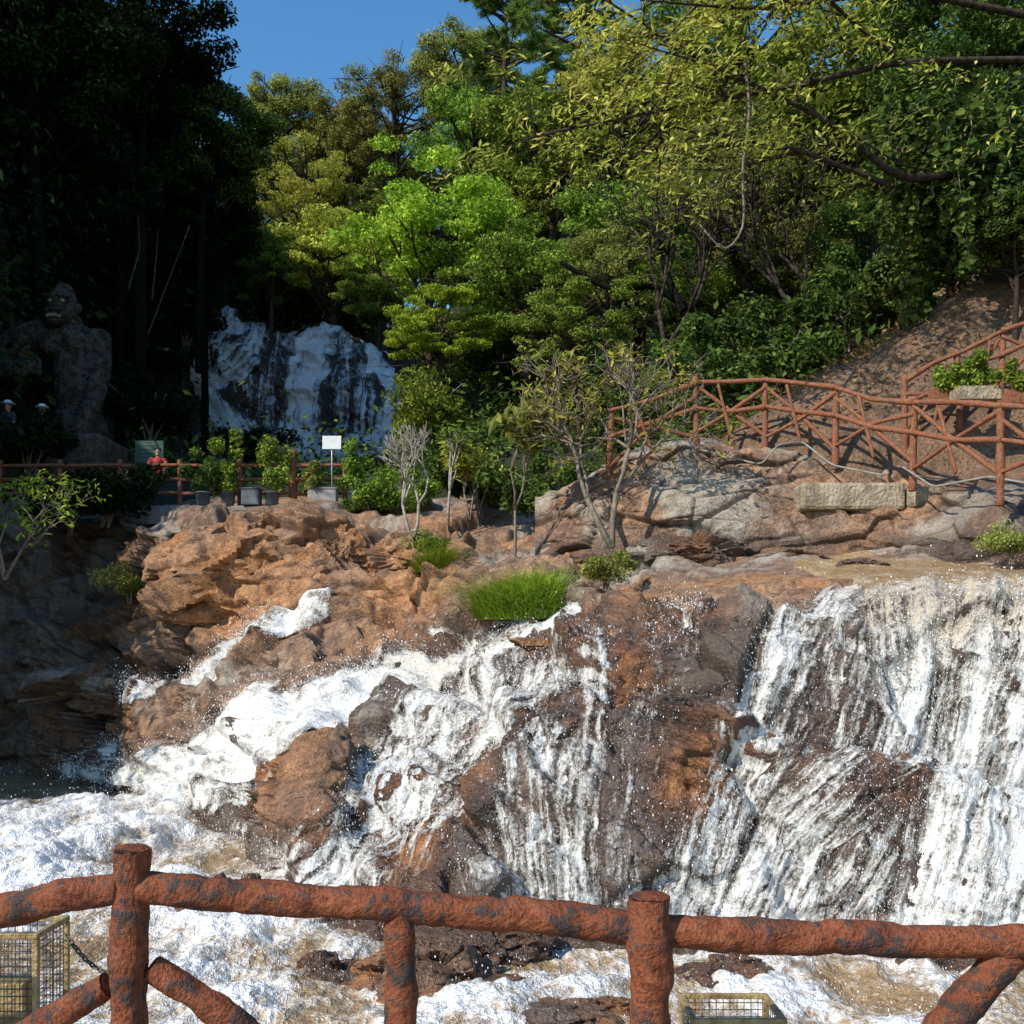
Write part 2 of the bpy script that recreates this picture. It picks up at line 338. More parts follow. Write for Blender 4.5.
STREAMS=[(.97,[(575,606,8),(520,628,20),(440,658,30),(370,696,37),(300,732,42),(220,776,52),(130,816,74),(40,852,95),(-80,880,110)]),
 (.9,[(335,614,8),(260,645,11),(200,672,13),(135,702,10)]),
 (.76,[(478,672,26),(440,735,46),(400,785,54),(345,860,66),(270,930,85),(200,1000,90)]),
 (.72,[(545,690,22),(490,750,42),(430,820,54),(365,890,65),(330,960,60)]),
 (.46,[(510,690,60),(440,790,90),(340,880,100)]),
 (.38,[(575,675,55),(565,780,85),(560,960,100)]),
 (.34,[(690,640,40),(665,740,60),(640,850,60),(630,950,60)]),
 (.60,[(560,690,22),(550,760,32),(535,850,40),(530,980,55)]),
 (.62,[(600,680,22),(590,760,32),(575,850,38),(575,980,50)]),
 (.48,[(655,700,16),(640,760,26),(625,850,34),(620,950,50)]),
 (.72,[(850,598,30),(795,645,38),(765,715,46),(728,800,60),(690,900,60),(690,980,65)]),
 (.80,[(930,590,40),(930,680,55),(905,760,55),(800,830,65),(760,920,80),(740,990,80)]),
 (.50,[(880,600,60),(850,700,90),(810,800,110),(790,960,130)]),
 (.85,[(1000,590,70),(985,700,90),(970,830,105),(955,920,120),(930,1000,120)]),
 (.85,[(1120,580,90),(1110,740,90),(1080,950,100)]),
 (.74,[(880,598,30),(890,660,50),(930,720,62)]),
 (.66,[(880,850,45),(850,900,70),(840,960,80)]),
 (.75,[(380,1010,50),(550,985,40),(700,1000,45),(900,990,60)]),
 (.85,[(60,900,90),(160,960,110),(260,1000,80)])]
cols=np.linspace(-260,1290,800); shares=[45,100,115,110,85,90,95,120,90]
P,NRM,PX,PY=surface(KN,cols,shares)
nr,nc=PX.shape; Pf=P.reshape(-1,3); Nf=NRM.reshape(-1,3); px=PX.ravel(); py=PY.ravel()
a=math.radians(18); Rb=np.array([[math.cos(a),0,-math.sin(a)],[0,1,0],[math.sin(a),0,math.cos(a)]])
B=Pf@Rb.T
f1,e1=facet(B*np.array([.30,.40,.62])+3.4,11,1.); f2,e2=facet(B*np.array([.85,.95,1.6])+fbm(B*.8,2,3)[:,None]*.3,31,1.2); f3,e3=facet(B*np.array([2.2,2.2,3.4])+fbm(B*2.,2,6)[:,None]*.2,51,1.2); f4,e4=facet(B*np.array([6.,6.,8.5]),71,1.)
land=ss(-1.1,-.7,Pf[:,2])
big=.42*f1+.25*fbm(Pf*.3,3,5)
for (cx,cy,rx,ry,s) in [(315,808,34,42,.08),(690,795,45,45,.18),(858,800,50,50,.32),(610,645,90,25,.22)]:
    big=big+s*np.exp(-(((px-cx)/rx)**2+((py-cy)/ry)**2)**1.2)
sz=B[:,2]*1.25+.9*fbm(B*np.array([.35,.35,.2]),3,14); fr=sz-np.floor(sz)
ledge=.20*(np.where(fr<.88,.5-fr/.88,(fr-.88)/.12-.5))*ss(-.25,.2,fbm(Pf*.5,2,16))*ss(340,420,px)
flat_=1-.75*ss(20.5,24,Pf[:,1])*ss(130,170,px)
disp=big-ledge+(.23*f2+.10*f3+.035*f4-.04*(1-ss(0,.12,e1))-.05*(1-ss(0,.09,e2))-.025*(1-ss(0,.08,e3))+.025*fbm(Pf*3,4,9))*flat_
fade=np.where(px>640,1-.75*ss(545,570,py)*(1-ss(590,625,py)),1)
disp=disp*land*fade
disp=blur(blur(disp.reshape(nr,nc),1,0),1,1).ravel()
rock=Pf+Nf*disp[:,None]; rock[:,2]-=.45*(1-land)
wob=fbm(Pf*1.3,3,77)
dens,flow=streams_field(px,py,STREAMS,wob,.8)
for (cx,cy,rx,ry,s) in [(858,800,55,55,.45),(800,700,25,40,.2),(650,800,40,70,.2),(715,700,28,45,.3),(470,790,22,45,.3),(312,805,38,45,.8),(410,880,35,40,.35),(1005,790,16,40,.35),(560,720,20,30,.2),(950,690,22,70,.25),(1000,680,14,50,.3),(700,790,30,50,.3)]:
    dens=dens-s*np.exp(-(((px-cx)/rx)**2+((py-cy)/ry)**2))
relief=disp-blur(blur(disp.reshape(nr,nc),16,0),16,1).ravel()
dens=np.clip(dens-2.1*np.clip(relief,-.08,.2)*(dens>0)*(1-.5*ss(.8,1,dens)),0,1)
dens=np.where(px>760,dens*ss(574,592,py+8*wob),dens)
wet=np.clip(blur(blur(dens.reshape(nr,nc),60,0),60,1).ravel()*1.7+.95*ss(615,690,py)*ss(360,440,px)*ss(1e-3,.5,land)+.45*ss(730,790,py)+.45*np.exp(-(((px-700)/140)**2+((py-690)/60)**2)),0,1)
tone=np.zeros(len(px))
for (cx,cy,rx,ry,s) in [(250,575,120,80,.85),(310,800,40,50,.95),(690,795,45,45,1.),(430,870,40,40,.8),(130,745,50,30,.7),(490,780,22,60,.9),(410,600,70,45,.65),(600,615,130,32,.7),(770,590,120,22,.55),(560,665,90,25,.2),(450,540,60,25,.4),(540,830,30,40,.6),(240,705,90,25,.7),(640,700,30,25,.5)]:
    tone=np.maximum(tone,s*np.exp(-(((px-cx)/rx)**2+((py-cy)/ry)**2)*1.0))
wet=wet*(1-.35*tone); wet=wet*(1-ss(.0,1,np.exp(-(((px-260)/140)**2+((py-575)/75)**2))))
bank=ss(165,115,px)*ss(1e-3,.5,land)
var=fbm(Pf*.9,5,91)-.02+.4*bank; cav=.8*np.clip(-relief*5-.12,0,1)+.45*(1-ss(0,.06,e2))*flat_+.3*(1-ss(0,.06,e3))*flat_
tone=tone-.04-.45*bank; wet=np.maximum(wet,.75*bank)  # wet is raised here to darken the left bank rock
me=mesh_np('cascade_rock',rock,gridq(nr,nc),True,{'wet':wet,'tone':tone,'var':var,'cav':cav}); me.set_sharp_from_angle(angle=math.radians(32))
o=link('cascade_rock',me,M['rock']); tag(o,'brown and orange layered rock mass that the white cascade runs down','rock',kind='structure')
bigs=blur(blur((big*land*fade).reshape(nr,nc),10,0),10,1).ravel(); ds=blur(blur((disp).reshape(nr,nc),4,0),4,1).ravel()
wd=.15*bigs+.85*ds+.025+.10*dens+dens*(.17*fbm(np.c_[flow[:,0]*7,flow[:,1]*1.6,flow[:,2]],5,21)+.13*fbm(Pf*2.2,4,25)+.045*fbm(Pf*9,4,29))
W=Pf+Nf*wd[:,None]
keep=((dens>.05)&(land>.15)).reshape(nr,nc)
lip=.9*ss(820,880,px)*(1-ss(600,690,py))+.45*np.exp(-(((px-420)/60)**2+((py-670)/30)**2))
V,Q,A=compact(W,gridq(nr,nc,keep),{'dens':dens*ss(.1,.9,land),'flow':flow,'lip':lip})
o=link('cascade_water',mesh_np('cascade_water',V,Q,True,A),M['foam']); tag(o,'white foaming water running down the brown rocks in many strands','cascade',kind='structure')
kp=((px>700)&(py>547)&(py<596)&(Pf[:,1]>11.5)).reshape(nr,nc)
sink=np.maximum(ss(830,730,px+70*wob),ss(573,582,py)*ss(860,820,px)); sink=np.maximum(sink,ss(588,596,py))
wu=Pf+Nf*(.6*ds+.05-.5*sink+.04*fbm(Pf*2.5,3,63))[:,None]
V,Q,A=compact(wu,gridq(nr,nc,kp),{'dens':np.clip(.5*ss(576,590,py)*ss(800,900,px)+.3*fbm(Pf*1.5,3,61)+.08,0,1)})
o=link('upper_stream',mesh_np('upper_stream',V,Q,True,A),M['pool']); tag(o,'shallow brown stream above the lip of the right hand fall','stream',kind='structure')
gx=np.linspace(-320,1340,720); gy=np.r_[np.linspace(1180,1050,30,endpoint=False),np.linspace(1050,768,330)]
GX,GY=np.meshgrid(gx,gy); GX=GX.ravel();GY=GY.ravel(); Y=2.6*F/(GY-H); X=(GX-512)/F*Y; Z=np.full_like(X,-1.0); PP=np.c_[X,Y,Z]
pds,_=streams_field(GX,GY,STREAMS,fbm(PP*.8,3,41)); pd=np.maximum(pds*.88,.5*ss(16.5,13,Y)); pd=np.maximum(pd,.15*ss(18,16,Y)*ss(-9,-6,X)); pd=pd*(1-.97*ss(16.5,18.2,Y+.6*fbm(PP*.5,2,4)))
fz=fbm(PP*np.array([1.4,.9,1.]),5,45)
Z=Z+.04*fbm(PP*1.2,3,43)+pd*(.30*fz+.15*fbm(PP*np.array([4.,2.6,1]),4,47)+.05*fbm(PP*12,3,49))+.30*ss(.45,.95,pds)*ss(9,12,Y)*ss(18.5,16.5,Y)
pdc=np.clip(pd+.8*fz*(pd>.2),0,1)
o=link('lower_pool',mesh_np('lower_pool',np.c_[X,Y,Z],gridq(len(gy),len(gx)),True,{'dens':pdc}),M['pool']); tag(o,'muddy brown pool churned white at the foot of the cascade','pool',kind='structure')
def spray(name,pts,sz,label,st=None):
    n=len(pts); base=np.array([[x,y,z] for x in(-1,1) for y in(-1,1) for z in(-1,1)],float)
    s3=np.ones((n,1,3))*sz[:,None,None]*RNG.uniform(.6,1.2,(n,1,3)); s3[:,:,2]*=RNG.uniform(.8,2.6,(n,1))
    V=pts[:,None,:]+base[None]*s3+RNG.normal(0,.3,(n,8,3))*sz[:,None,None]
    f=np.array([[0,1,3,2],[4,6,7,5],[0,4,5,1],[2,3,7,6],[0,2,6,4],[1,5,7,3]])
    Q=(f[None]+np.arange(n)[:,None,None]*8).reshape(-1,4)
    o=link(name,mesh_np(name,V.reshape(-1,3),Q,True),M['water_drop']); tag(o,label,'spray',kind='stuff')
pr=np.where((dens>.10)&(land>.2)&(py>605),dens**.5*np.clip(Pf[:,1],8,18)*(.2+.8*ss(-.1,.25,fbm(Pf*1.2,2,78))),0); pr/=pr.sum()
idx=RNG.choice(len(pr),40000,p=pr)
sp=W[idx]+Nf[idx]*(RNG.exponential(.09,len(idx))*(.4+dens[idx]))[:,None]+RNG.normal(0,.05,(len(idx),3))
sz_=np.clip(RNG.exponential(.0012,len(idx))+.0010,.0010,.0052)*(.35+Pf[idx,1]/16)
pp2=pds*(Y<17)*(GY<1040)*(GX>-60)*(GX<1090)*Y; pp2/=pp2.sum(); i2=RNG.choice(len(pp2),9000,p=pp2)
sp2=np.c_[X,Y,Z][i2]+np.c_[RNG.normal(0,.08,len(i2)),RNG.normal(0,.08,len(i2)),RNG.exponential(.10,len(i2))]
spray('water_spray',np.concatenate([sp,sp2]),np.r_[sz_,np.clip(RNG.exponential(.0013,len(i2))+.0011,.0011,.005)*(.35+Y[i2]/16)],'white droplets thrown up all over the cascade')
# ---------------------------------------------------------------- ledge under the upper fence
KL={540:[(560,18.6),(522,19.0),(508,19.6),(496,20.2),(490,24)],600:[(560,17.6),(500,18.0),(489,18.7),(468,19.1),(465,24)],680:[(555,17.2),(489,17.5),(480,18.3),(446,18.6),(440,24)],
 780:[(555,17),(488,17.3),(479,18),(448,18.3),(437,24)],880:[(560,16.4),(506,16.8),(490,17.5),(460,18),(440,22)],960:[(572,15),(525,15.5),(495,15.9),(484,16.6),(440,20)],1060:[(580,13.6),(525,14.1),(495,14.4),(486,15.2),(420,19.5)],1250:[(580,13.6),(525,14.1),(490,14.4),(482,15.2),(420,19.5)]}
cl=np.linspace(535,1250,420); P2,N2,PX2,PY2=surface(KL,cl,[100,40,70,60],2); s2=PX2.shape
q=P2.reshape(-1,3); f1,e1=facet(q*np.array([.5,.5,.9])+9,111,.4); f2,e2=facet(q*np.array([1.0,1.0,2.0])+fbm(q*1.5,2,4)[:,None]*.2,131,.6); f3,e3=facet(q*np.array([5.,5.,7.]),151,.8)
d=.16*f1+.14*f2+.03*f3-.04*(1-ss(0,.1,e1))-.05*(1-ss(0,.07,e2))+.03*fbm(q*3,4,7); d=blur(blur(d.reshape(s2),1,0),1,1).ravel(); v=q+N2.reshape(-1,3)*d[:,None]
x2=PX2.ravel(); y2=PY2.ravel()
tn=np.clip(.5*np.exp(-(((x2-840)/90)**2+((y2-500)/30)**2))+.25*ss(900,1000,x2),0,1)
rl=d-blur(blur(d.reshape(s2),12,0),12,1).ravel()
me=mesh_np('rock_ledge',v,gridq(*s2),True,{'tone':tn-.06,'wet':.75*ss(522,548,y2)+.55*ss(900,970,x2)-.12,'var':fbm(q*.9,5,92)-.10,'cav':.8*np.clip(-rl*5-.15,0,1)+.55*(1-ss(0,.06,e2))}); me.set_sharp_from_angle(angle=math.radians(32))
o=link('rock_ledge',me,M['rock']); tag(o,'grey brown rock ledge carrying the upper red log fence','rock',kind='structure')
# ---------------------------------------------------------------- terrain
def hill(x,y):
    s=.2+.18*ss(-6,2,x)
    h_=5.6+s*np.maximum(0,y-24)+.62*np.maximum(0,x-3.6)*(1-.4*ss(14,40,x))+7*ss(46.5,50,y)*ss(2,-3,x)+.18*np.maximum(0,y-60)
    h_=2.6+(h_-2.6)*ss(15.4,20.,y)
    return h_-10*ss(29.5,25.5,y)*ss(4.2,2.6,x)
xs=np.linspace(-70,80,300); ys=np.r_[np.linspace(15.,60,170),np.linspace(61,150,50)]
X,Y=np.meshgrid(xs,ys); X=X.ravel();Y=Y.ravel(); Z=hill(X,Y); Z=Z+.45*fbm(np.c_[X,Y,Z]*.45,4,81)+.25*fbm(np.c_[X,Y,Z]*2,3,83)
hm=link('hillside',mesh_np('hillside',np.c_[X,Y,Z],gridq(220,300),True,{'bare':ss(2.5,4,X)*ss(29,25,Y)}),M['soil']); tag(hm,'steep brown earth hillside under the trees','hillside',kind='structure')
g=MB().box((0,150,-2.2),(900,900,.4)).build('ground',M['forestfloor'],smooth=False); tag(g,'dark low ground around the ravine','ground',kind='structure')
plan=np.array([(-44,8),(-18.5,9.5),(-15.2,15),(-15.8,21.5),(-15.6,25),(-15.6,32),(-16,38),(-15.4,43),(-14.6,48),(-13,56),(-10,66)],float)  # nearest points: unseen extension, added and shaped to shade the left bank
hts=np.array([7,8,12.5,16,22,26,29,31,31,28,26],float)
cum=np.r_[0,np.cumsum(np.linalg.norm(np.diff(plan,axis=0),axis=1))]; s=np.linspace(0,cum[-1],280)
bx=np.interp(s,cum,plan[:,0]); by=np.interp(s,cum,plan[:,1]); bh=np.interp(s,cum,hts)
tx=np.gradient(bx); ty=np.gradient(by); tl=np.hypot(tx,ty); nx,ny=-ty/tl,tx/tl
t=np.r_[np.linspace(0,1,180),np.linspace(1.02,1.8,30)]; T,_s=np.meshgrid(t,s,indexing='ij'); tc=np.minimum(T,1); back=.13*tc*bh[None]+np.maximum(0,T-1)*40
Vc=np.stack([bx+nx*back,by+ny*back,-2+tc*(bh+2)[None]+0*T],-1).reshape(-1,3)
Nc=np.stack([np.broadcast_to(-nx,T.shape),np.broadcast_to(-ny,T.shape),0*T],-1).reshape(-1,3)
f1,e1=facet(Vc*np.array([.3,.3,.45]),211,.8); f2,_=facet(Vc*np.array([.9,.9,1.3]),231,.8)
dc=1.1*f1+.4*f2+.9*fbm(Vc*.2,3,15)+.15*fbm(Vc*2,3,17)
Vc=Vc+Nc*dc[:,None]
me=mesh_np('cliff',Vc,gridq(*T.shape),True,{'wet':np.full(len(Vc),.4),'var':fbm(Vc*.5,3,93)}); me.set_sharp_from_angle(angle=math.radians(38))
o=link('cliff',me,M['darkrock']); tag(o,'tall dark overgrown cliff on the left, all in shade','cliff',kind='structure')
o=MB().box((-.2,-1.2,-.9),(16,9.4,1.8)).build('viewing_deck',M['concrete'],smooth=False,bevel=.03); tag(o,'concrete viewing deck behind the near railing','deck',kind='structure')
o=MB().box((-9.5,27.2,5.3),(12.5,3.4,.48)).build('upper_path',M['concrete'],smooth=False,bevel=.03); tag(o,'concrete upper path behind the left rocks','path',kind='structure')
# ---------------------------------------------------------------- far waterfall
KW={c:[(500,44.2),(440,44.9),(400,45.4),(360,46),(334,47),(324,48.5)] for c in (120,300,330,440)}
KW[180]=[(500,44.2),(440,44.9),(400,45.4),(372,46),(352,47),(342,48.5)]; KW[200]=[(500,44.2),(440,44.9),(400,45.4),(362,46),(338,47),(326,48.5)]; KW[240]=[(500,44.2),(440,44.9),(400,45.4),(360,46),(332,47),(320,48.5)]
KW[285]=[(500,44.0),(440,44.8),(405,45.4),(372,46.2),(342,47.2),(332,48.5)]; KW[340]=[(500,43.5),(440,44),(385,44.6),(358,45.5),(334,46.7),(324,48)]; KW[395]=[(500,43.0),(440,43.6),(415,44.2),(398,45.0),(378,46.3),(358,48)]
cw=np.linspace(120,440,320); P3,N3,X3,Y3=surface(KW,cw,[50,60,60,50,20],8); q=P3.reshape(-1,3); nn=N3.reshape(-1,3)
f1,_=facet(q*np.array([.5,.5,.6]),311,.9); f2,_=facet(q*np.array([1.1,1.4,1.4]),331,.9); dd=.45*f1+.26*f2+.12*fbm(q*2,3,3); dd=blur(blur(dd.reshape(X3.shape),2,0),2,1).ravel()
me=mesh_np('fall_rock',q+nn*(dd-.02)[:,None],gridq(*X3.shape),True,{'wet':np.ones(len(q))}); o=link('fall_rock',me,M['darkrock']); tag(o,'black wet rock step behind the far waterfall','rock',kind='structure')
FS=[(.36,[(270,325,55),(290,380,85),(300,450,110)]),(.9,[(228,328,20),(206,350,16),(200,380,14),(216,410,18),(236,448,28)]),(.72,[(256,330,20),(250,350,20),(230,368,18),(205,388,12)]),(.42,[(275,334,14),(268,380,18),(258,448,30)]),
 (.95,[(335,330,16),(314,347,20),(303,375,20),(296,448,30)]),(.6,[(345,336,14),(347,380,18),(342,448,28)]),(.9,[(372,368,14),(394,390,14),(390,448,24)]),(.8,[(295,340,14),(325,344,18)]),(.6,[(358,350,12),(366,378,18),(364,448,28)]),(.75,[(215,440,18),(300,448,18),(395,448,22)])]
d3,fl3=streams_field(X3.ravel(),Y3.ravel(),FS,fbm(q*.9,3,55),1.3)
rl=dd-blur(blur(dd.reshape(X3.shape),14,0),14,1).ravel(); d3=np.clip(d3-.9*np.clip(rl,-.1,.4)*(d3>0),0,1)
w3=q+nn*(.95*dd+.05+.06*d3+d3*.12*fbm(q*1.2,4,57))[:,None]
V,Q,A=compact(w3,gridq(*X3.shape,keep=(d3>.05).reshape(X3.shape)),{'dens':d3,'flow':fl3})
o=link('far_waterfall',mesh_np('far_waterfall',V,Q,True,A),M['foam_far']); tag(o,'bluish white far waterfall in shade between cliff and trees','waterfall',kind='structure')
# ---------------------------------------------------------------- foliage
def leaves(pos,nrm,size,aspect=.45,rs=None,dirv=None):
    r=rs or RNG; n=len(pos)
    nrm=nrm+r.normal(0,.55,(n,3)); nrm/=np.linalg.norm(nrm,axis=1)[:,None]+1e-9
    t=r.normal(0,1,(n,3)) if dirv is None else dirv+r.normal(0,.45,(n,3))
    t=t-nrm*(t*nrm).sum(1)[:,None]; t/=np.linalg.norm(t,axis=1)[:,None]+1e-9; b=np.cross(nrm,t)
    L_=(size*r.uniform(.6,1.35,n))[:,None]; w=L_*aspect
    V=np.stack([pos-t*L_*.5,pos+b*w*.5-t*L_*.05,pos+t*L_*.5-nrm*L_*.12,pos-b*w*.5-t*L_*.05],1).reshape(-1,3)
    Q=np.arange(n*4).reshape(-1,4); return V,Q
def clump_pts(cen,rad,n,flat,r):
    d=r.normal(0,1,(n,3)); d/=np.linalg.norm(d,axis=1)[:,None]; rr=r.uniform(0,1,n)**.45
    p=d*rr[:,None]*rad*np.array([1,1,flat]); return cen+p,d*.7+np.array([-.15,-.3,.55])
def tree_proto(seed,h=10.,R=4.,Rz=3.4,cz=6.6,ncl=40,nleaf=22000,leaf=.24,flat=.55,cr=(.22,.4),lean=0.,aspect=.45,inner=.35,tr=.2):
    r=np.random.default_rng(seed); tb=MB(); cb=MB()
    top=np.array([lean,0.3,h*.86]); tp=[np.array([0,0,-7.]),np.array([0,0,0.]),np.array([lean*.2+.15,.1,h*.3]),np.array([lean*.6-.1,.2,h*.6]),top]
    tb.tube(tp,[tr*1.35,tr*1.15,tr*.9,tr*.55,tr*.15],9,.12,seed,1.2,res=22)
    cl=[]
    for i in range(ncl):
        d=r.normal(0,1,3); d/=np.linalg.norm(d); d[2]=d[2]*.9+.12
        k=(inner+(1-inner)*r.uniform(0,1)**.55)*(.78+.5*(float(fbm(np.array([d*1.6+seed]),2,seed)[0])+.3))
        c=np.array([lean*.6,0,cz])+d*k*np.array([R,R,Rz]); cl.append(c)
        if i%2==0:
            hz=np.clip(c[2]-r.uniform(1,3),h*.22,h*.75); f=hz/(h*.86); s0=np.array([lean*f,.2*f,hz])
            mid=(s0+c)/2+r.normal(0,.3,3)+np.array([0,0,-.25]); tb.tube([s0,mid,c],[tr*.4,tr*.25,.03],5,0,0,1,res=7)
            for _ in range(2):
                e=c+r.normal(0,.9,3)*np.array([1,1,.5]); tb.tube([mid*.5+c*.5,e],[.045,.012],4)
    rads=R*r.uniform(cr[0],cr[1],ncl); wts=rads**2; wts/=wts.sum()
    for c,ra,w in zip(cl,rads,wts):
        p,n=clump_pts(c,ra,max(20,int(nleaf*w)),flat,r); cb.add(*leaves(p,n,leaf,aspect,r))
    return tb,cb
def meshes(pr,name): 
    tb,cb=pr; return (mesh_np(name+'_trunk',np.concatenate(tb.V),np.concatenate(tb.Q)),mesh_np(name+'_crown',np.concatenate(cb.V),np.concatenate(cb.Q),False))
def pine_proto(seed,h=13.):
    r=np.random.default_rng(seed); tb=MB(); cb=MB()
    tb.tube([(0,0,-7),(0,0,0),(.2,.1,h*.5),(.05,.2,h)],[.3,.25,.16,.03],8,.1,seed,1,res=18)
    for i in range(52):
        z=h*(.42+.58*(i/52)**.9); a=r.uniform(0,6.28); Lb=(1-((z/h-.42)/.66)**2.4)*3.0*r.uniform(.5,1.2)+.5
        e=np.array([math.cos(a)*Lb,math.sin(a)*Lb,z+Lb*.22]); s0=np.array([.1,.1,z-.25]); tb.tube([s0,(s0+e)/2-np.array([0,0,.12]),e],[.06,.04,.012],5)
        for k in range(6):
            f=r.uniform(.45,1.05); c=s0+(e-s0)*f+r.normal(0,.22,3); n=90; d=r.normal(0,1,(n,3)); d[:,2]=np.abs(d[:,2])*.8; d/=np.linalg.norm(d,axis=1)[:,None]
            cb.add(*leaves(c+d*r.uniform(.05,.3,(n,1)),r.normal(0,1,(n,3)),.38,.10,r,d))
    return tb,cb
PR={'dense':[meshes(tree_proto(1,ncl=90,nleaf=30000,leaf=.21,cr=(.13,.30),aspect=.5),'dense_tree'),meshes(tree_proto(2,ncl=80,nleaf=28000,leaf=.23,Rz=3.9,lean=.6,cr=(.13,.32),aspect=.5),'dense_tree')],
 'airy':[meshes(tree_proto(3,ncl=66,nleaf=19000,leaf=.20,flat=.45,cr=(.11,.26),Rz=4.,inner=.2,aspect=.38),'airy_tree'),meshes(tree_proto(4,ncl=75,nleaf=20000,leaf=.19,flat=.4,cr=(.10,.23),lean=-.7,aspect=.38),'airy_tree')],
 'layer':[meshes(tree_proto(5,ncl=80,nleaf=23000,leaf=.21,flat=.26,cr=(.14,.30),Rz=3.6,inner=.25,lean=-.8),'layered_tree'),meshes(tree_proto(6,ncl=74,nleaf=21000,leaf=.22,flat=.24,cr=(.14,.30),Rz=3.4,lean=.6),'layered_tree')],
 'pine':[meshes(pine_proto(7),'pine_tree'),meshes(pine_proto(8),'pine_tree')]}
cnt=0
def tree(kind,px,py,Y,rpx,mat,label,bark=None,sz=1.,cat='tree',group='trees on the slopes behind the cascade'):
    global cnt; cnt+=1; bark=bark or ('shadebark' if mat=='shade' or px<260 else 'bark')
    tm,cm=PR[kind][cnt%2]; s_=rpx*Y/F/(4. if kind!='pine' else 3.); cz=6.6 if kind!='pine' else 9.5
    c=at(px,py,Y); root=empty('pine_tree' if kind=='pine' else 'forest_tree',(c[0],c[1],c[2]-cz*s_*sz),label,cat,group)
    root.scale=(s_,s_,s_*sz); root.rotation_euler=(0,0,cnt*2.4)
    for nm,me_,mt in (('trunk',tm,M[bark]),('crown',cm,L[mat])):
        if not me_.materials: me_.materials.append(mt)
        o=bpy.data.objects.new(nm,me_); C.objects.link(o); o.parent=root
        o.material_slots[0].link='OBJECT'; o.material_slots[0].material=mt
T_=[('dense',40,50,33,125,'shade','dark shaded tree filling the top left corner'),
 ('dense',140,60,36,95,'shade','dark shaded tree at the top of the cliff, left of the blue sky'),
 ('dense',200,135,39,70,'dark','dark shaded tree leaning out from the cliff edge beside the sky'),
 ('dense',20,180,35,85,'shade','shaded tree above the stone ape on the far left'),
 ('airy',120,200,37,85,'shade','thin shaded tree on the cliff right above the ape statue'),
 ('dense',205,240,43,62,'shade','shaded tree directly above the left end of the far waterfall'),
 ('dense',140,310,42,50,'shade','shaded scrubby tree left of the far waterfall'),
 ('dense',288,118,64,42,'olive','round olive tree against the sky right of the dark cliff'),
 ('airy',300,200,54,66,'yellow','pale yellow green tree above the far waterfall'),
 ('dense',350,150,64,55,'olive','olive tree below the blue gap, left of the tall feathery one'),
 ('airy',400,120,60,66,'olive','tall feathery tree against the sky in the middle'),
 ('airy',272,272,48,48,'mid','small green tree just over the far waterfall'),
 ('layer',330,258,48.5,62,'yellow','yellow green layered tree right above the far waterfall'),
 ('layer',430,240,36,92,'bright','big bright green layered tree in the middle of the slope'),
 ('layer',440,335,33,56,'bright','lower bright green tree hanging beside the far waterfall'),
 ('airy',475,165,50,76,'mid','green tree behind the big bright layered tree'),
 ('pine',508,48,58,62,'pine','left pine tree at the right edge of the sky'),
 ('pine',575,45,52,72,'pine','right pine tree at the top middle of the photo'),
 ('dense',555,165,43,85,'mid','mid green tree below the pines'),
 ('layer',525,290,34,86,'mid','green layered tree above the bare frangipani shrubs'),
 ('airy',640,110,42,95,'yellow','yellow green airy tree right of the pines'),
 ('dense',640,250,35,88,'mid','dense green tree above the left end of the upper fence'),
 ('dense',735,200,36,95,'olive','dense olive tree in the middle of the right hand slope'),
 ('airy',730,60,42,110,'mid','airy green tree at the top, left of the overhanging branches'),
 ('dense',850,140,32,110,'mid','dense tree behind the overhanging branches on the right'),
 ('airy',790,285,30,75,'olive','scrubby tree above the middle of the upper fence'),
 ('dense',880,255,27,60,'dark','bushy tree at the foot of the right slope'),
 ('dense',970,50,26,115,'dark','dark tree filling the top right corner'),
 ('airy',580,330,30,66,'mid','thin green tree behind the frangipani by the fence'),
 ('airy',690,320,32,66,'dark','dark thin tree standing behind the left fence posts'),
 ('dense',420,220,66,75,'olive','distant olive tree filling the gap above the big bright tree'),('dense',520,200,68,75,'mid','distant green tree behind the left pine trunk'),('dense',610,170,66,80,'olive','distant olive tree behind the right pine trunk'),
 ('dense',690,140,62,85,'mid','distant green tree behind the airy yellow green tree'),('dense',790,160,55,95,'mid','distant green tree behind the dense olive one'),('dense',300,270,60,60,'mid','distant tree behind the pale yellow green one'),('dense',910,190,38,90,'dark','distant dark tree on the upper right slope'),('dense',500,360,40,60,'dark','dark tree low between the bright tree and the frangipani'),('dense',1010,190,26,80,'mid','green tree on the slope at the right edge'),
 ('dense',385,260,56,62,'mid','green tree behind the right end of the far waterfall'),('dense',335,190,70,60,'olive','farthest olive tree filling the gap over the far waterfall'),('dense',255,190,60,55,'olive','olive tree emerging from behind the dark cliff trees'),('dense',60,290,37,55,'shade','shaded tree right behind the ape statue'),
 ('layer',378,296,46.5,42,'mid','small green tree overhanging the right end of the far waterfall top'),('dense',350,300,53,46,'dark','dark tree behind the top of the far waterfall'),('airy',610,290,33,70,'olive','olive airy tree left of the leaning trunks'),('dense',285,290,52,40,'dark','dark tree directly over the middle of the far waterfall'),('dense',730,310,31,60,'mid','dense green tree low between the leaning trunks'),('dense',960,215,23,60,'mid','bushy green tree at the top of the bare slope by the right edge'),('dense',470,90,70,60,'olive','distant olive tree at the right end of the blue gap'),('dense',950,130,20.5,75,'dark','dark ivy covered tree above the right edge of the slope'),('dense',1015,235,18.5,52,'dark','dark low tree at the right edge above the slope')]
for a_ in T_: tree(*a_)
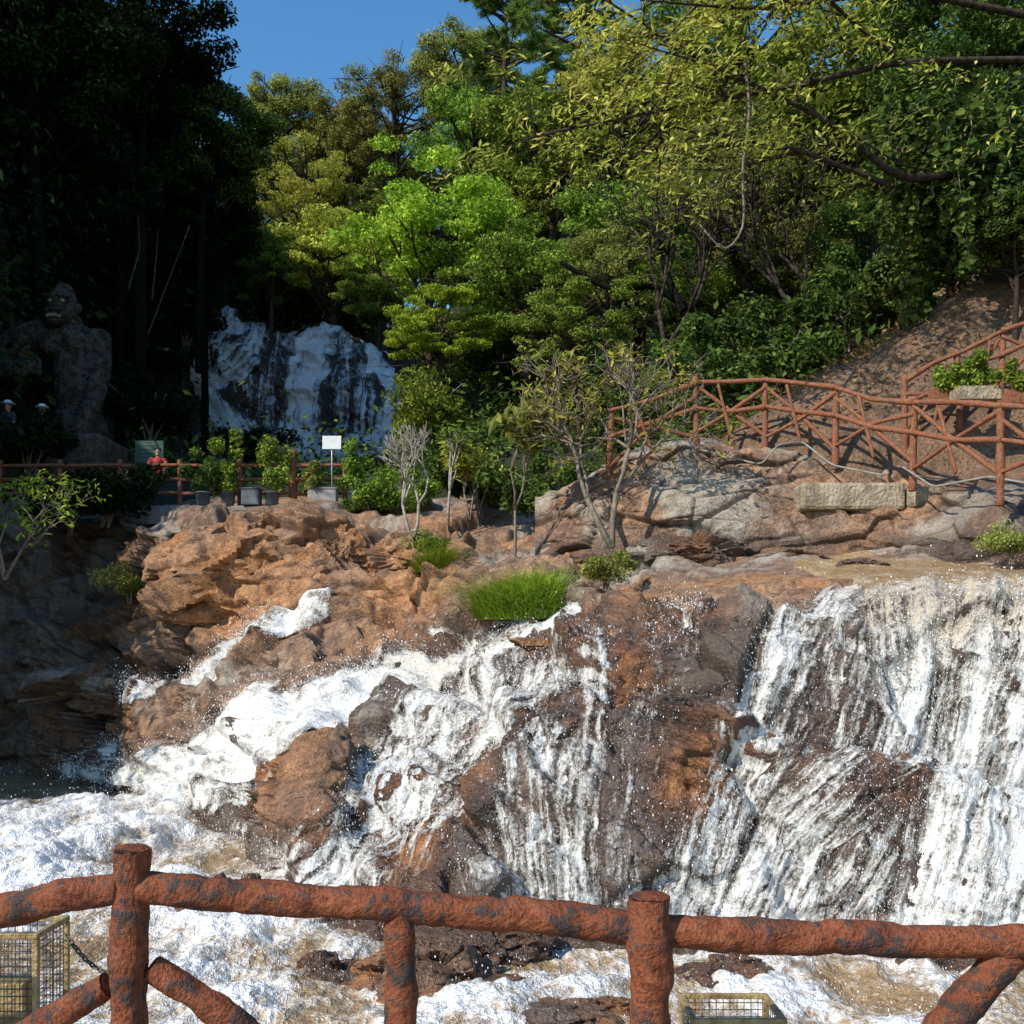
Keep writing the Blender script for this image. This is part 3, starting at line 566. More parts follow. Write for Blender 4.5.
def bush_mesh(seed,n=5000,leaf=.12,flat=.75,ncl=14,aspect=.45):
    r=np.random.default_rng(seed); cb=MB()
    for i in range(ncl):
        c=np.array([r.normal(0,.45),r.normal(0,.45),.35+abs(r.normal(0,.35))]); p,nn_=clump_pts(c,r.uniform(.25,.5),n//ncl,flat,r); cb.add(*leaves(p,nn_,leaf,aspect,r))
    return mesh_np('foliage',np.concatenate(cb.V),np.concatenate(cb.Q),False)
def stems_mesh(seed,h=.9):
    r=np.random.default_rng(seed); b=MB()
    for i in range(7): b.tube([(r.normal(0,.05),r.normal(0,.05),-.15),(r.normal(0,.15),r.normal(0,.15),h*.5),(r.normal(0,.35),r.normal(0,.35),h)],[.025,.018,.008],5)
    return mesh_np('stems',np.concatenate(b.V),np.concatenate(b.Q))
BM=[bush_mesh(21),bush_mesh(22,4200,.15),bush_mesh(23,5200,.1)]; SM=[stems_mesh(21),stems_mesh(22),stems_mesh(23)]
bc=0
def bush(px,py,Y,w,mat,label,group=None,hz=1.,name='shrub',cat='shrub',base=None):
    global bc; bc+=1; p=at(px,py,Y); root=empty(name,p,label,cat,group); root.scale=(w/2,w/2,w/2*hz); root.rotation_euler=(0,0,bc*1.7)
    for nm,me_,mt in (('stem',SM[bc%3],M['greybark']),('foliage',BM[bc%3],L[mat])):
        if not me_.materials: me_.materials.append(mt)
        o=bpy.data.objects.new(nm,me_); C.objects.link(o); o.parent=root; o.material_slots[0].link='OBJECT'; o.material_slots[0].material=mt
    return root
for a_ in [(70,530,24,2.0,'shade','shaded green shrub just right of the light green sapling at the left edge'),
 (130,600,22.3,1.3,'olive','small trailing olive shrub on the dark rocks left of the orange boulder'),(105,520,24.4,2.4,'shade','dark shrub below the green board'),(30,470,26.4,2.2,'shade','dark shrub below the two figures at the left'),
 (437,560,19.6,1.0,'mid','small green shrub on the rocks left of the grass clump'),(400,515,24.5,1.8,'mid','green shrub behind the bare white branches'),(365,520,24.5,1.0,'dark','low dark shrub right of the grey box'),
 (1012,560,13.8,.9,'olive','olive shrub on the rock at the right edge below the fence'),(560,520,21,2.2,'dark','dark shrub behind the big frangipani'),(480,510,25,2.6,'dark','dark shrub behind the thin sapling'),
 (640,430,22,2.2,'dark','dark shrub behind the left end of the upper fence'),(735,375,27,3.,'dark','dark shrub at the foot of the middle leaning trunk'),(850,345,25,2.8,'dark','dark shrub at the top of the bare slope behind the middle fence bay'),(905,310,23.5,2.6,'dark','dark shrub at the top edge of the bare slope, left of the ivy'),(700,400,25,2.4,'dark','dark shrub behind the second fence bay'),(790,385,24.5,2.2,'dark','dark shrub on the slope behind the third fence bay'),
 (430,450,32,3.8,'mid','green shrub right of the far waterfall foot'),(235,470,38,3.0,'shade','shaded shrub at the foot of the far waterfall'),(185,345,45,3.2,'shade','shaded shrub overhanging the left edge of the far waterfall'),(150,440,35,3.6,'shade','shaded shrub between the ape statue and the far waterfall'),(605,585,15.6,.9,'olive','low olive tuft beside the bright grass clump')]: bush(*a_)
def curtain(px0,px1,py0,py1,Y,n,mat,label,seed):
    r=np.random.default_rng(seed); root=empty('ivy_curtain',at((px0+px1)/2,py0,Y),label,'vine','ivy curtains hanging at the right'); sb=MB(); cb=MB()
    for i in range(n):
        x=r.uniform(px0,px1); yy=Y+r.normal(0,.35); top=at(x,py0+r.uniform(-35,35),yy); ln=(py1-py0)/F*Y*r.uniform(.3,1.05)
        k=8; pts=[top+np.array([.14*math.sin(j*.9+i)+r.normal(0,.04),r.normal(0,.04),-ln*j/k]) for j in range(k+1)]; sb.tube(pts,np.linspace(.014,.005,k+1),4)
        m=int(ln*70); tt=r.uniform(0,1,m); pp=np.array([np.interp(tt*k,np.arange(k+1),np.array(pts)[:,c]) for c in range(3)]).T+r.normal(0,.15,(m,3))*np.array([1,1,.6])*(1.4-tt)[:,None]
        cb.add(*leaves(pp,np.tile([-.3,-.6,.5],(m,1)),.17,.75,r))
    sb.build('strand',M['greybark'],root); cb.build('foliage',L[mat],root,False)
curtain(880,960,130,310,19.5,26,'dark','dark ivy curtain hanging down left of the right edge',51); curtain(945,1060,110,290,18.6,36,'dark','long dark ivy curtain at the right edge',52)
def cover(name,pts,nrm,leaf,mat,label):
    o=link(name,mesh_np(name,*leaves(pts,nrm,leaf),False),mat); tag(o,label,'undergrowth',kind='stuff')
n=115000; xx=RNG.uniform(-16,30,n); yy=20+RNG.uniform(0,1,n)**1.3*44; lim=23.+3.2*ss(6.5,8.5,xx)+1.5*vnoise(np.c_[xx,yy,xx*0]*.8,6)
k=(vnoise(np.c_[xx,yy,yy*0]*.5,5)>-.2)&~((xx>2.5)&(yy<lim)&(RNG.uniform(0,1,n)>.10))&~((xx<4.2)&(yy<29.5))&~((xx<-3.5)&(xx>-15)&(yy<50)&(RNG.uniform(0,1,n)>.35)); xx,yy=xx[k],yy[k]
zz=hill(xx,yy)+RNG.exponential(.5,len(xx)); cover('undergrowth',np.c_[xx,yy,zz],np.tile([-.1,-.4,.7],(len(xx),1)),.27,L['dark'],'leafy green undergrowth covering the slopes')
tcv=(tc.ravel()>.12)&(Vc[:,2]>5)&(vnoise(Vc*.35,9)>-.2); ii=RNG.choice(np.nonzero(tcv)[0],110000)
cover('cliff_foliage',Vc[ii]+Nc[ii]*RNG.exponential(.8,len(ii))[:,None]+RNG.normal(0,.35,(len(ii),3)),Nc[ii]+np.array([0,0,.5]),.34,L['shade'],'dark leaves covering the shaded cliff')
ld=RNG.uniform(0,1,(8500,2)); xx=4+ld[:,0]*9; yy=18.5+ld[:,1]*9; cover('leaf_litter',np.c_[xx,yy,hill(xx,yy)+.12+RNG.normal(0,.1,len(xx))],np.tile([0,0,1.],(len(xx),1)),.13,L['dry'],'dry brown leaves on the bare slope at the right')
def grass(px,py,Y,w,n,h,label):
    c=at(px,py,Y); a_=RNG.uniform(0,6.28,n); rr=RNG.uniform(0,1,n)**.6*w/2; base=c+np.c_[np.cos(a_)*rr,np.sin(a_)*rr*.6,-.1-0*rr]
    d=np.c_[np.cos(a_),np.sin(a_),0*a_]*(rr/w*1.1)[:,None]+RNG.normal(0,.45,(n,3)); d[:,2]=0
    hh=(h*RNG.uniform(.35,1.2,n)*(1-.5*(rr/(w/2))**2)*(.55+1.3*vnoise(base*2.2,3)+.25))[:,None]; side=np.c_[-np.sin(a_),np.cos(a_),0*a_]*.007
    m1=base+d*hh*.45+np.array([0,0,1])*hh*.62; tp=base+d*hh*1.3+np.array([0,0,1])*hh*.74
    V=np.stack([base-side,base+side,m1+side,m1-side],1).reshape(-1,3); T1=np.stack([m1-side,m1+side,tp+side*.1,tp-side*.1],1).reshape(-1,3)
    V=np.concatenate([V,T1]); o=link('grass_clump',mesh_np('grass_clump',V,np.arange(len(V)).reshape(-1,4),False),L['grass']); tag(o,label,'grass',kind='stuff')
grass(532,614,16.1,1.8,7000,.92,'bright green grass clump on the rocks in the middle'); grass(437,568,19.0,.9,1300,.95,'small grass tuft left of the big clump')
def branchy(px,py,Y,h,r0,seed,depth,spread,lean=(0,0,0),up=.35,kids=(2,3),k0=1):
    r=np.random.default_rng(seed); b=MB(); tips=[]
    def rec(p,d,l,rad,dep):
        d=d/np.linalg.norm(d); m=p+d*l*.5+r.normal(0,l*.05,3); e=p+d*l; b.tube([p,m,e],[rad,rad*.88,rad*.75],6)
        if dep==0: tips.append(e); return
        for _ in range(r.integers(kids[0],kids[1]+1)):
            rec(e,d+r.normal(0,spread,3)+np.array([0,0,up]),l*r.uniform(.62,.88),rad*.68,dep-1)
    p=at(px,py,Y); 
    for i in range(k0): rec(p,np.array([lean[0]+(r.normal(0,.15)+(i-(k0-1)/2)*.45)*(k0>1),lean[1],1.]),h,r0,depth)
    return b,np.array(tips),p
def frangi(px,py,Y,h,r0,seed,depth,spread,bark,label,leaf=None,nl=0,ls=.16,lean=(0,0,0),k0=1,name='frangipani_tree',cat='small tree',up=.35):
    b,t,p=branchy(px,py,Y,h,r0,seed,depth,spread,lean,up,k0=k0); root=empty(name,p,label,cat); b.build('trunk',M[bark],root)
    if leaf:
        k=RNG.integers(0,len(t),nl); pos=t[k]+RNG.normal(0,.09*max(1,ls/.16),(nl,3)); V,Q=leaves(pos,np.tile([0,-.2,.9],(nl,1)),ls,.32,None,pos-t[k]+np.array([0,0,.03])); mb=MB().add(V,Q); mb.build('crown',L[leaf],root,False)
frangi(612,548,17.0,.95,.06,31,6,.7,'greybark','grey leaning frangipani tree with sparse leaves by the left end of the upper fence','yellow',1100,.15,(-.22,0,0),2,up=.25)
frangi(412,540,20.4,.75,.042,33,5,.5,'palebark','bare pale branched shrub standing on the rocks left of centre',None,0,.1,(-.1,0,0),2)
frangi(448,525,22.,.75,.04,36,4,.38,'palebark','thin bare pale shrub with a few green leaves, right of the fully bare one','mid',160,.2,(.05,0,0),1)
frangi(515,565,18.4,1.0,.035,38,3,.3,'greybark','thin upright sapling with large leaves in front of the dark slope','olive',260,.34,(0,0,0),1,'sapling','sapling')
frangi(470,520,22.6,.6,.03,39,2,.3,'greybark','tiny yellow green bushy sapling beside the thin bare shrub','yellow',500,.3,(0,0,0),2,'sapling','sapling')
frangi(5,580,21.0,.75,.04,42,4,.55,'greybark','loose light green sapling of thin leafy branches at the left edge','bright',800,.2,(.15,0,0),3,'sapling','sapling',.2)
frangi(668,370,28,1.7,.08,44,6,.55,'bark','twiggy half bare tree left of the leaning trunks','olive',1500,.2,(-.15,0,0),2,'twiggy_tree','tree',.2)
frangi(810,340,27,1.6,.075,45,6,.55,'bark','twiggy half bare tree behind the middle fence bay','olive',1500,.2,(-.3,0,0),2,'twiggy_tree','tree',.2)
# overhanging tree at the top right
root=empty('overhanging_tree',at(1120,330,19),'tall tree whose long thin branches overhang from the top right','tree'); tb=MB(); base=at(1120,330,19)
tb.tube([base-np.array([0,0,3]),at(1090,200,19),at(1060,60,18.5),at(1040,-60,18)],[.28,.24,.18,.1],10,.1,3,2,res=24)
tips=[]
def limb(pts,r0,n=10,seed=0):
    r=np.random.default_rng(seed); Pp=np.array([at(*q_) for q_ in pts]); tb.tube(Pp,np.linspace(r0,.015,len(Pp)),7,.06,seed,3,res=20)
    for i in range(n):
        f=r.uniform(.25,1)*(len(Pp)-1); i0=min(int(f),len(Pp)-2); s0=Pp[i0]+(Pp[i0+1]-Pp[i0])*(f-i0); e=s0+r.normal(0,.8,3)*np.array([1.1,1,.55])+np.array([-.5,0,.15]); tb.tube([s0,(s0+e)/2+r.normal(0,.1,3),e],[.022,.014,.006],5)
        tips.append(e); tips.append((s0+e)/2)
        for _ in range(2):
            e2=e+r.normal(0,.5,3)*np.array([1,1,.5])+np.array([-.15,0,-.05]); tb.tube([e,e2],[.01,.004],4); tips.append(e2)
limb([(1085,150,19),(890,185,18),(850,130,17.5),(700,60,17),(590,-10,16.5)],.085,20,1); limb([(1060,60,18.5),(900,60,18),(780,90,17.5),(660,110,17),(520,140,16.5)],.07,20,2)
limb([(890,185,18),(800,150,17.5),(700,130,17),(640,170,16.8)],.05,12,3); limb([(1050,20,18.5),(900,-10,18),(760,10,17.5),(640,0,17)],.07,14,4); limb([(900,60,18),(850,20,17),(800,-30,16)],.05,10,5)
tips=np.array(tips); k=RNG.integers(0,len(tips),6200); pos=tips[k]+RNG.normal(0,.2,(len(k),3))*np.array([1,1,.5])
tb.build('trunk',M['bark'],root); MB().add(*leaves(pos,np.tile([-.2,-.4,.8],(len(k),1)),.16,.32,None,np.tile([-.5,0,-.3],(len(k),1)))).build('crown',L['yellow'],root,False)
def stick(name,pts,r0,r1,mat,label,cat,rough=.1,res=24):
    Pp=np.array([at(*q_) for q_ in pts]); b=MB().tube(Pp,np.linspace(r0,r1,len(Pp)),7,rough,3,4,res=res); o=b.build(name,M[mat],origin=Pp[0]); tag(o,label,cat)
stick('hanging_vine',[(745,60,17),(750,110,17),(742,170,17),(745,230,17),(725,255,17.1),(700,225,17.2)],.026,.016,'greybark','thick looping vine hanging below the overhanging branches','vine')
stick('hanging_vine',[(835,40,17),(800,90,17),(770,60,17.2),(720,95,17.3)],.018,.012,'greybark','thin arched vine above the looping vine','vine')
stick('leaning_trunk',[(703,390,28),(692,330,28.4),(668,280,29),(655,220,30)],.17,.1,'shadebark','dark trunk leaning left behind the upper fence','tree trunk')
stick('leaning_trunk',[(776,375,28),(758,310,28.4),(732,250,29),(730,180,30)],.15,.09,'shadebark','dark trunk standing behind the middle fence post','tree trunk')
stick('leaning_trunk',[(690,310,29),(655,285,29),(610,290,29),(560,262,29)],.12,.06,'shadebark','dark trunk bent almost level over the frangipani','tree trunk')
for i,(q_,lb) in enumerate([([(148,335,32),(165,290,32),(190,225,32.5)],'longest pale bare stem leaning right on the shaded cliff'),([(128,290,32),(140,250,32),(138,215,32)],'short pale bare stem left of the longest one on the cliff'),([(152,300,32.3),(156,260,32.3),(158,230,32.3)],'upright pale bare stem between the other two on the cliff')]): stick('bare_stem',q_,.035,.012,'bark',lb,'stem')
# ---------------------------------------------------------------- near railing
RY=3.2; rail=empty('log_railing',at(130,1160,RY),'thick red brown log railing along the near deck','railing')
def lg(name,pts,r,seed,parent,mat='log',k=36,res=110,rough=.17,fr=11):
    b=MB().tube(np.array(pts),np.array(r)*(.9 if mat=='log' else 1.),k,rough,seed,fr,res=res); return b.build(name,M[mat],parent)
lg('post',[at(128,1165,RY),at(129,1000,RY),at(131,846,RY)],[.07,.066,.064],1,rail)
lg('post',[at(402,1165,RY),at(401,1000,RY),at(398,895,RY)],[.06,.056,.055],2,rail)
lg('post',[at(654,1165,RY-.03),at(651,1000,RY-.03),at(650,894,RY-.03)],[.078,.073,.075],3,rail)
lg('top_rail',[at(-240,965,RY+.05),at(0,911,RY+.03),at(60,898,RY),at(122,888,RY)],[.056,.06,.06,.056],4,rail)
lg('top_rail',[at(138,889,RY),at(250,896,RY),at(390,905,RY-.0),at(520,915,RY),at(640,928,RY)],[.056,.06,.058,.062,.058],5,rail,res=180)
lg('top_rail',[at(662,930,RY),at(780,936,RY),at(900,940,RY),at(1030,942,RY-.05),at(1300,950,RY-.1)],[.06,.063,.06,.06,.06],6,rail,res=180)
lg('brace',[at(150,968,RY+.02),at(210,1005,RY+.02),at(330,1090,RY+.02)],[.05,.052,.05],7,rail)
lg('brace',[at(110,985,RY+.02),at(50,1020,RY+.02),at(-60,1090,RY+.02)],[.05,.052,.05],8,rail)
lg('brace',[at(1010,950,RY-.02),at(960,1010,RY-.02),at(900,1090,RY-.02)],[.068,.07,.07],9,rail)
def cage(px0,px1,py0,Y,dep,hh,label):
    x0,x1=at(px0,py0,Y)[0],at(px1,py0,Y)[0]; zt=at(px0,py0,Y)[2]; zb=zt-hh; cx=(x0+x1)/2
    root=empty('wire_cage',(cx,Y+dep/2,zb),label,'wire cage','wire cages behind the near railing'); f=MB(); w=MB(); t=.02
    for x in(x0,x1):
        for y in(Y,Y+dep): f.box((x,y,(zt+zb)/2),(t,t,hh-t-.004))
    for z in(zt,zb):
        for y in(Y,Y+dep): f.box((cx,y,z),(x1-x0+t,t,t))
        for x in(x0,x1): f.box((x,Y+dep/2,z),(t,dep-t-.004,t))
    f.build('frame',M['rust'],root,False,.003)
    nx_=int((x1-x0)/.026); nz=int(hh/.026); ny_=int(dep/.026)
    for i in range(1,nx_):
        x=x0+(x1-x0)*i/nx_
        for y in(Y-.004,Y+dep+.004): w.tube([(x,y,zb),(x,y,zt)],.0018,4)
    for i in range(1,nz):
        z=zb+hh*i/nz
        for y in(Y-.004,Y+dep+.004): w.tube([(x0,y,z),(x1,y,z)],.0018,4)
        for x in(x0,x1): w.tube([(x,Y,z),(x,Y+dep,z)],.0018,4)
    for i in range(1,ny_):
        y=Y+dep*i/ny_
        for x in(x0,x1): w.tube([(x,y,zb),(x,y,zt)],.0018,4)
    w.build('wire_mesh',M['wire'],root)
    MB().box((cx,Y+dep*.5,zb+.03),(x1-x0-.05,dep-.05,.02)).build('base_plate',M['tanstone'],root,False,.003)
    MB().box((cx+.01,Y+dep*.55,zb+.14),((x1-x0)*.6,dep*.4,.18)).build('lamp_box',M['rust'],root,False,.01)
cage(-90,36,936,3.5,.24,.42,'yellowed wire cage at the left edge behind the railing'); cage(694,784,1021,3.5,.26,.42,'wire cage at the bottom of the photo right of the thick post')
ch=MB(); p0=at(66,935,3.45); p1=at(112,975,3.26)
for i in range(13):
    t0=i/13; t1=(i+1.25)/13; a0=p0+(p1-p0)*t0+np.array([0,0,-.025*math.sin(t0*3.14)]); a1=p0+(p1-p0)*min(t1,1)+np.array([0,0,-.025*math.sin(min(t1,1)*3.14)])
    d_=(a1-a0); c_=(a0+a1)/2; hl=np.linalg.norm(d_)/2; d_/=2*hl; s_=np.cross(d_,[0,1,0] if i%2 else [0,.2,1]); s_/=np.linalg.norm(s_)
    th=np.linspace(0,2*np.pi,13); ch.tube([c_+d_*hl*math.cos(t_)+s_*.007*math.sin(t_) for t_ in th],.0034,5)
o=ch.build('chain',M['wire'],origin=p0); tag(o,'thin dark steel chain between the left cage and the first post','chain')
# ---------------------------------------------------------------- upper fences
def fence(name,posts,label,braces=True,hgt=1.15,rails=(1.,.42),seed=0,r=.062,group=None,over=.06):
    PB=[at(*q_) for q_ in posts]; root=empty(name,PB[0],label,'fence',group); rr=random.Random(seed)
    for i,b in enumerate(PB): lg('post',[b-np.array([0,0,.35]),b+np.array([rr.uniform(-.07,.07),0,hgt+over+rr.uniform(-.03,.06)])],[r*1.15,r],seed+i,root,'farlog',10,14,.2,6)
    for i,(a_,b) in enumerate(zip(PB[:-1],PB[1:])):
        u=np.array([0,0,1.]); f_=np.array([0,-.05,0])
        for k_,z in enumerate(rails):
            m_=(a_+b)/2+u*(z*hgt+rr.uniform(-.09,.09)); lg('top_rail' if k_==0 else 'lower_rail',[a_+u*z*hgt+f_,m_+f_,b+u*z*hgt+f_],[r*.9,r*.8,r*.7],seed+i*3+k_,root,'farlog',9,18,.2,6)
        if braces:
            e1_,e2_=rr.uniform(.0,.15),rr.uniform(.8,.98)
            lg('brace',[a_+u*e1_,a_*.48+b*.52+u*hgt*.52,b+u*hgt*e2_],[r*.75,r*.7,r*.55],seed+i,root,'farlog',8,14,.2,6); lg('brace',[a_+u*hgt*rr.uniform(.75,.95)+f_*.8,a_*.5+b*.5+u*hgt*rr.uniform(.38,.58)+f_*.8,b+u*rr.uniform(0,.2)+f_*.8],[r*.7,r*.7,r*.6],seed+i+1,root,'farlog',8,14,.2,6)
            c=(a_+b)/2; lg('brace',[c+u*.02+f_*1.6,c*rr.uniform(.5,.8)+b*.0+u*hgt*.95+f_*1.6 if False else c*.6+b*.4+u*hgt*.95+f_*1.6],[r*.6,r*.5],seed+i+2,root,'farlog',8,8,.2,6)
fence('log_fence',[(1090,500,13.6),(1000,482,14.6),(912,470,16.4),(835,450,17.8),(765,440,18.5),(697,441,18.9),(608,470,18.9)],'long red brown log fence with crossed braces on the rock ledge',True,1.1,(1.,.55),10,.056)
fence('log_fence',[(905,440,17.9),(960,412,17.8),(1000,392,17.6),(1060,372,17.4)],'short log fence climbing the bare slope at the right edge',True,1.05,(1.,.6),40,.05)
for i,(q_,lb) in enumerate([([(690,452,18.6),(730,462,18.1),(760,470,17.8),(775,450,17.9),(800,446,18.2),(830,470,17.5),(880,480,16.8)],'looping pale hose lying along the foot of the upper fence'),([(900,472,16.6),(930,492,15.7),(985,482,14.9),(1040,492,14.2)],'pale hose lying on the rock at the right end of the upper fence')]):
    Pp=np.array([at(*z) for z in q_])+np.array([0,-.12,.06]); o=MB().tube(Pp,.017,8,res=50).build('garden_hose',M['hose'],origin=Pp[0]); tag(o,lb,'hose')
def planter(px,py,Y,w,h_,mat,leaf,label,lw,cat='planter',seed=1,pot='box',tall=.36):
    p=at(px,py,Y); root=empty('planter',p,label,cat,'planters along the paths'); r=np.random.default_rng(seed)
    b=MB(); d_=w*.6 if pot=='box' else w
    if pot=='box':
        for sx in(-1,1): b.box(p+np.array([sx*(w/2-.02),0,h_/2]),(.04,d_-.082,h_))
        for sy in(-1,1): b.box(p+np.array([0,sy*(d_/2-.02),h_/2]),(w,.04,h_))
        b.box(p+np.array([0,0,h_*.4]),(w-.09,d_-.09,h_*.7))
        b.build('box',M[mat],root,False,.008)
    else:
        b.tube([p,p+np.array([0,0,h_*.9]),p+np.array([0,0,h_*.9+.01]),p+np.array([0,0,h_])],[w*.36,w*.46,w*.52,w*.52],16); b.build('pot',M[mat],root)
    cb=MB()
    for i in range(13):
        c=p+np.array([r.normal(0,lw*.2),r.normal(0,lw*.15),h_+lw*.1+abs(r.normal(0,lw*tall))]); q_,n_=clump_pts(c,lw*.22,170,1.1,r); cb.add(*leaves(q_,n_,.1,.45,r))
    cb.build('foliage',L[leaf],root,False)
planter(975,402,16.9,.7,.22,'tanstone','mid','tan planter box of green leaves hung on the climbing fence',.6,seed=3); planter(942,402,17.2,.4,.22,'farlog','mid','smaller planter left of the tan box on the climbing fence',.45,seed=4); planter(1020,405,16.5,.45,.22,'farlog','mid','planter at the right edge beside the tan box',.5,seed=5)
o=MB().box(at(845,500,17.2),(1.75,.9,.46)).box(at(915,500,17.0),(.5,.8,.34),.2).build('stone_slab',M['tanstone'],smooth=False,bevel=.06,origin=at(845,515,17.2)); tag(o,'tan squared stone slab set in the rock ledge below the fence','stone slab')
def boulder(px,py,Y,r_,seed,label,tone_=.6,wet_=.4):
    c=at(px,py,Y); b=MB().ell((0,0,0),(1,1,1),120,76); V=np.concatenate(b.V); f,e=facet(V*.9+seed*5,seed,1.1); f2_,e2_=facet(V*2.2+seed+fbm(V*2,2,2)[:,None]*.2,seed+9,1.2); f3_,e3_=facet(V*6+seed,seed+19,1.)
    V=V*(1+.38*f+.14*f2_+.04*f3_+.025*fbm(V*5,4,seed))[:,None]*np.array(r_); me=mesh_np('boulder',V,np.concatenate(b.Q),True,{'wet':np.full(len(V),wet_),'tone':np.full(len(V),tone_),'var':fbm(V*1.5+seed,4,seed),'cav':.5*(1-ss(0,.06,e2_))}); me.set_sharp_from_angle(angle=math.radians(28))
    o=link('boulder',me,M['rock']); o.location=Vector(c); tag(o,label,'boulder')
boulder(430,978,8.2,(.58,.5,.3),3,'wet brown boulder under the railing left of the middle post gap',.45,.7); boulder(560,1022,7.2,(.34,.3,.12),4,'flat low rock in the pool at the bottom, between the two thinner posts',.4,.7); boulder(470,1020,7.4,(.2,.2,.12),8,'small wet rock at the bottom left of the flat one',.3,.8); boulder(615,1012,7.5,(.2,.18,.1),9,'small wet rock at the bottom just left of the thick post',.2,.8)
boulder(345,985,8.4,(.4,.3,.22),31,'dark wet rock in the white water left of the brown boulder',.2,.9); boulder(500,950,9.0,(.45,.35,.25),32,'dark wet rock at the foot of the centre fall',.3,.9); boulder(720,985,8.3,(.4,.3,.2),33,'dark wet rock behind the bottom wire cage',.3,.9); boulder(235,905,10.4,(.5,.4,.25),34,'dark wet rock breaking the white water below the left chute',.3,.9)
boulder(640,645,12.5,(1.0,.7,.28),12,'layered brown rock overhanging the middle of the cascade',.5,.3); boulder(795,562,16.4,(.5,.4,.16),13,'small dark rock standing in the upper stream',.1,.8); boulder(690,555,17,(.9,.5,.35),14,'rounded dark rock at the foot of the rock ledge',.1,.7); boulder(865,566,15.2,(.35,.3,.12),35,'low wet rock in the upper stream near the lip of the fall',.3,.7)
boulder(235,570,20.8,(1.6,.8,1.15),15,'huge orange block at the left of the rocks, below the grey box',.7,-.4); boulder(330,562,20.8,(.75,.6,.75),19,'orange block just right of the huge one',.65,-.4); boulder(110,690,21.5,(1.2,.9,.6),16,'dark red brown rock at the left end of the orange rocks',.1,.5)
boulder(410,560,20.2,(.9,.7,.5),21,'brown rock below the bare white shrub',.4,0)
# ---------------------------------------------------------------- upper path furniture
PZ=5.54
def onp(px,Y): p=at(px,500,Y); p[2]=PZ; return p
root=empty('path_railing',onp(40,25.9),'dark red log railing along the upper path at the left','railing')
xs_=[0,60,120,180,240,293,345]
for i,x in enumerate(xs_): lg('post',[onp(x,25.9)-[0,0,.2],onp(x,25.9)+[0,0,1.25 if x!=293 else 1.5]],[.07,.065] if x!=293 else [.11,.10],60+i,root,'farlog',10,12,.1,5)
for z in(1.08,.72,.36):
    for a_,b in zip(xs_[:-1],xs_[1:]): lg('rail',[onp(a_,25.85)+[0,0,z],onp(b,25.85)+[0,0,z+.02]],[.05,.045],70+a_,root,'farlog',9,10,.1,5)
for i,(x,w,lw,lf,lb,pt) in enumerate([(228,.42,1.0,'mid','potted green shrub at the left on the upper path railing','pot'),(272,.42,1.1,'mid','tall potted green shrub left of the thick orange post','pot'),(357,.42,.9,'mid','potted green shrub right of the white sign','pot'),(203,.42,.8,'dark','dark potted shrub at the far left of the planter row','pot'),(314,.4,.6,'olive','small potted plant between the thick post and the white sign','pot')]):
    planter(x,660-(PZ-1.6)/25.6*F,25.6,w,.36,'pot',lf,lb,lw,seed=10+i,pot=pt,tall=.6)
for x,w,m_,lb in [(250,.45,'pot','blue grey box on the path left of the thick orange post'),(322,.72,'concrete','grey box in front of the white sign')]:
    p=onp(x,25.4); p[1]=25.85; root=empty('utility_box',p,lb,'box'); MB().box(p+[0,-.3,.2],(w,.36,.4)).build('case',M[m_],root,False,.02); MB().box(p+[0,-.3,.42],(w+.05,.4,.035)).build('lid',M[m_],root,False,.01)
p=onp(332,25.6); root=empty('sign',p,'small white sign on a thin pole above the grey box','sign'); MB().tube([p,p+[0,0,1.75]],.02,8).build('pole',M['steel'],root); b=p+[0,-.03,1.62]
MB().box(b,(.48,.02,.34)).build('board',M['white'],root,False,.006)
p=at(150,505,27.2); p[2]=PZ; root=empty('notice_board',p,'dark green notice board standing by the shaded cliff','sign'); 
for s_ in(-.3,.3): MB().tube([p+[s_,0,-.1],p+[s_,0,1.9]],.03,8).build('leg',M['steel'],root)
bd=MB().box(p+[0,-.05,1.7],(.78,.03,.62)).build('board',M['green_board'],root,False,.01)
rr=random.Random(4)
for i in range(5):
    w=rr.uniform(.4,.62); MB().box(p+[0,-.068,1.91-.1*i],(w,.004,.03)).build('lettering',M['board_text'],bd,False)
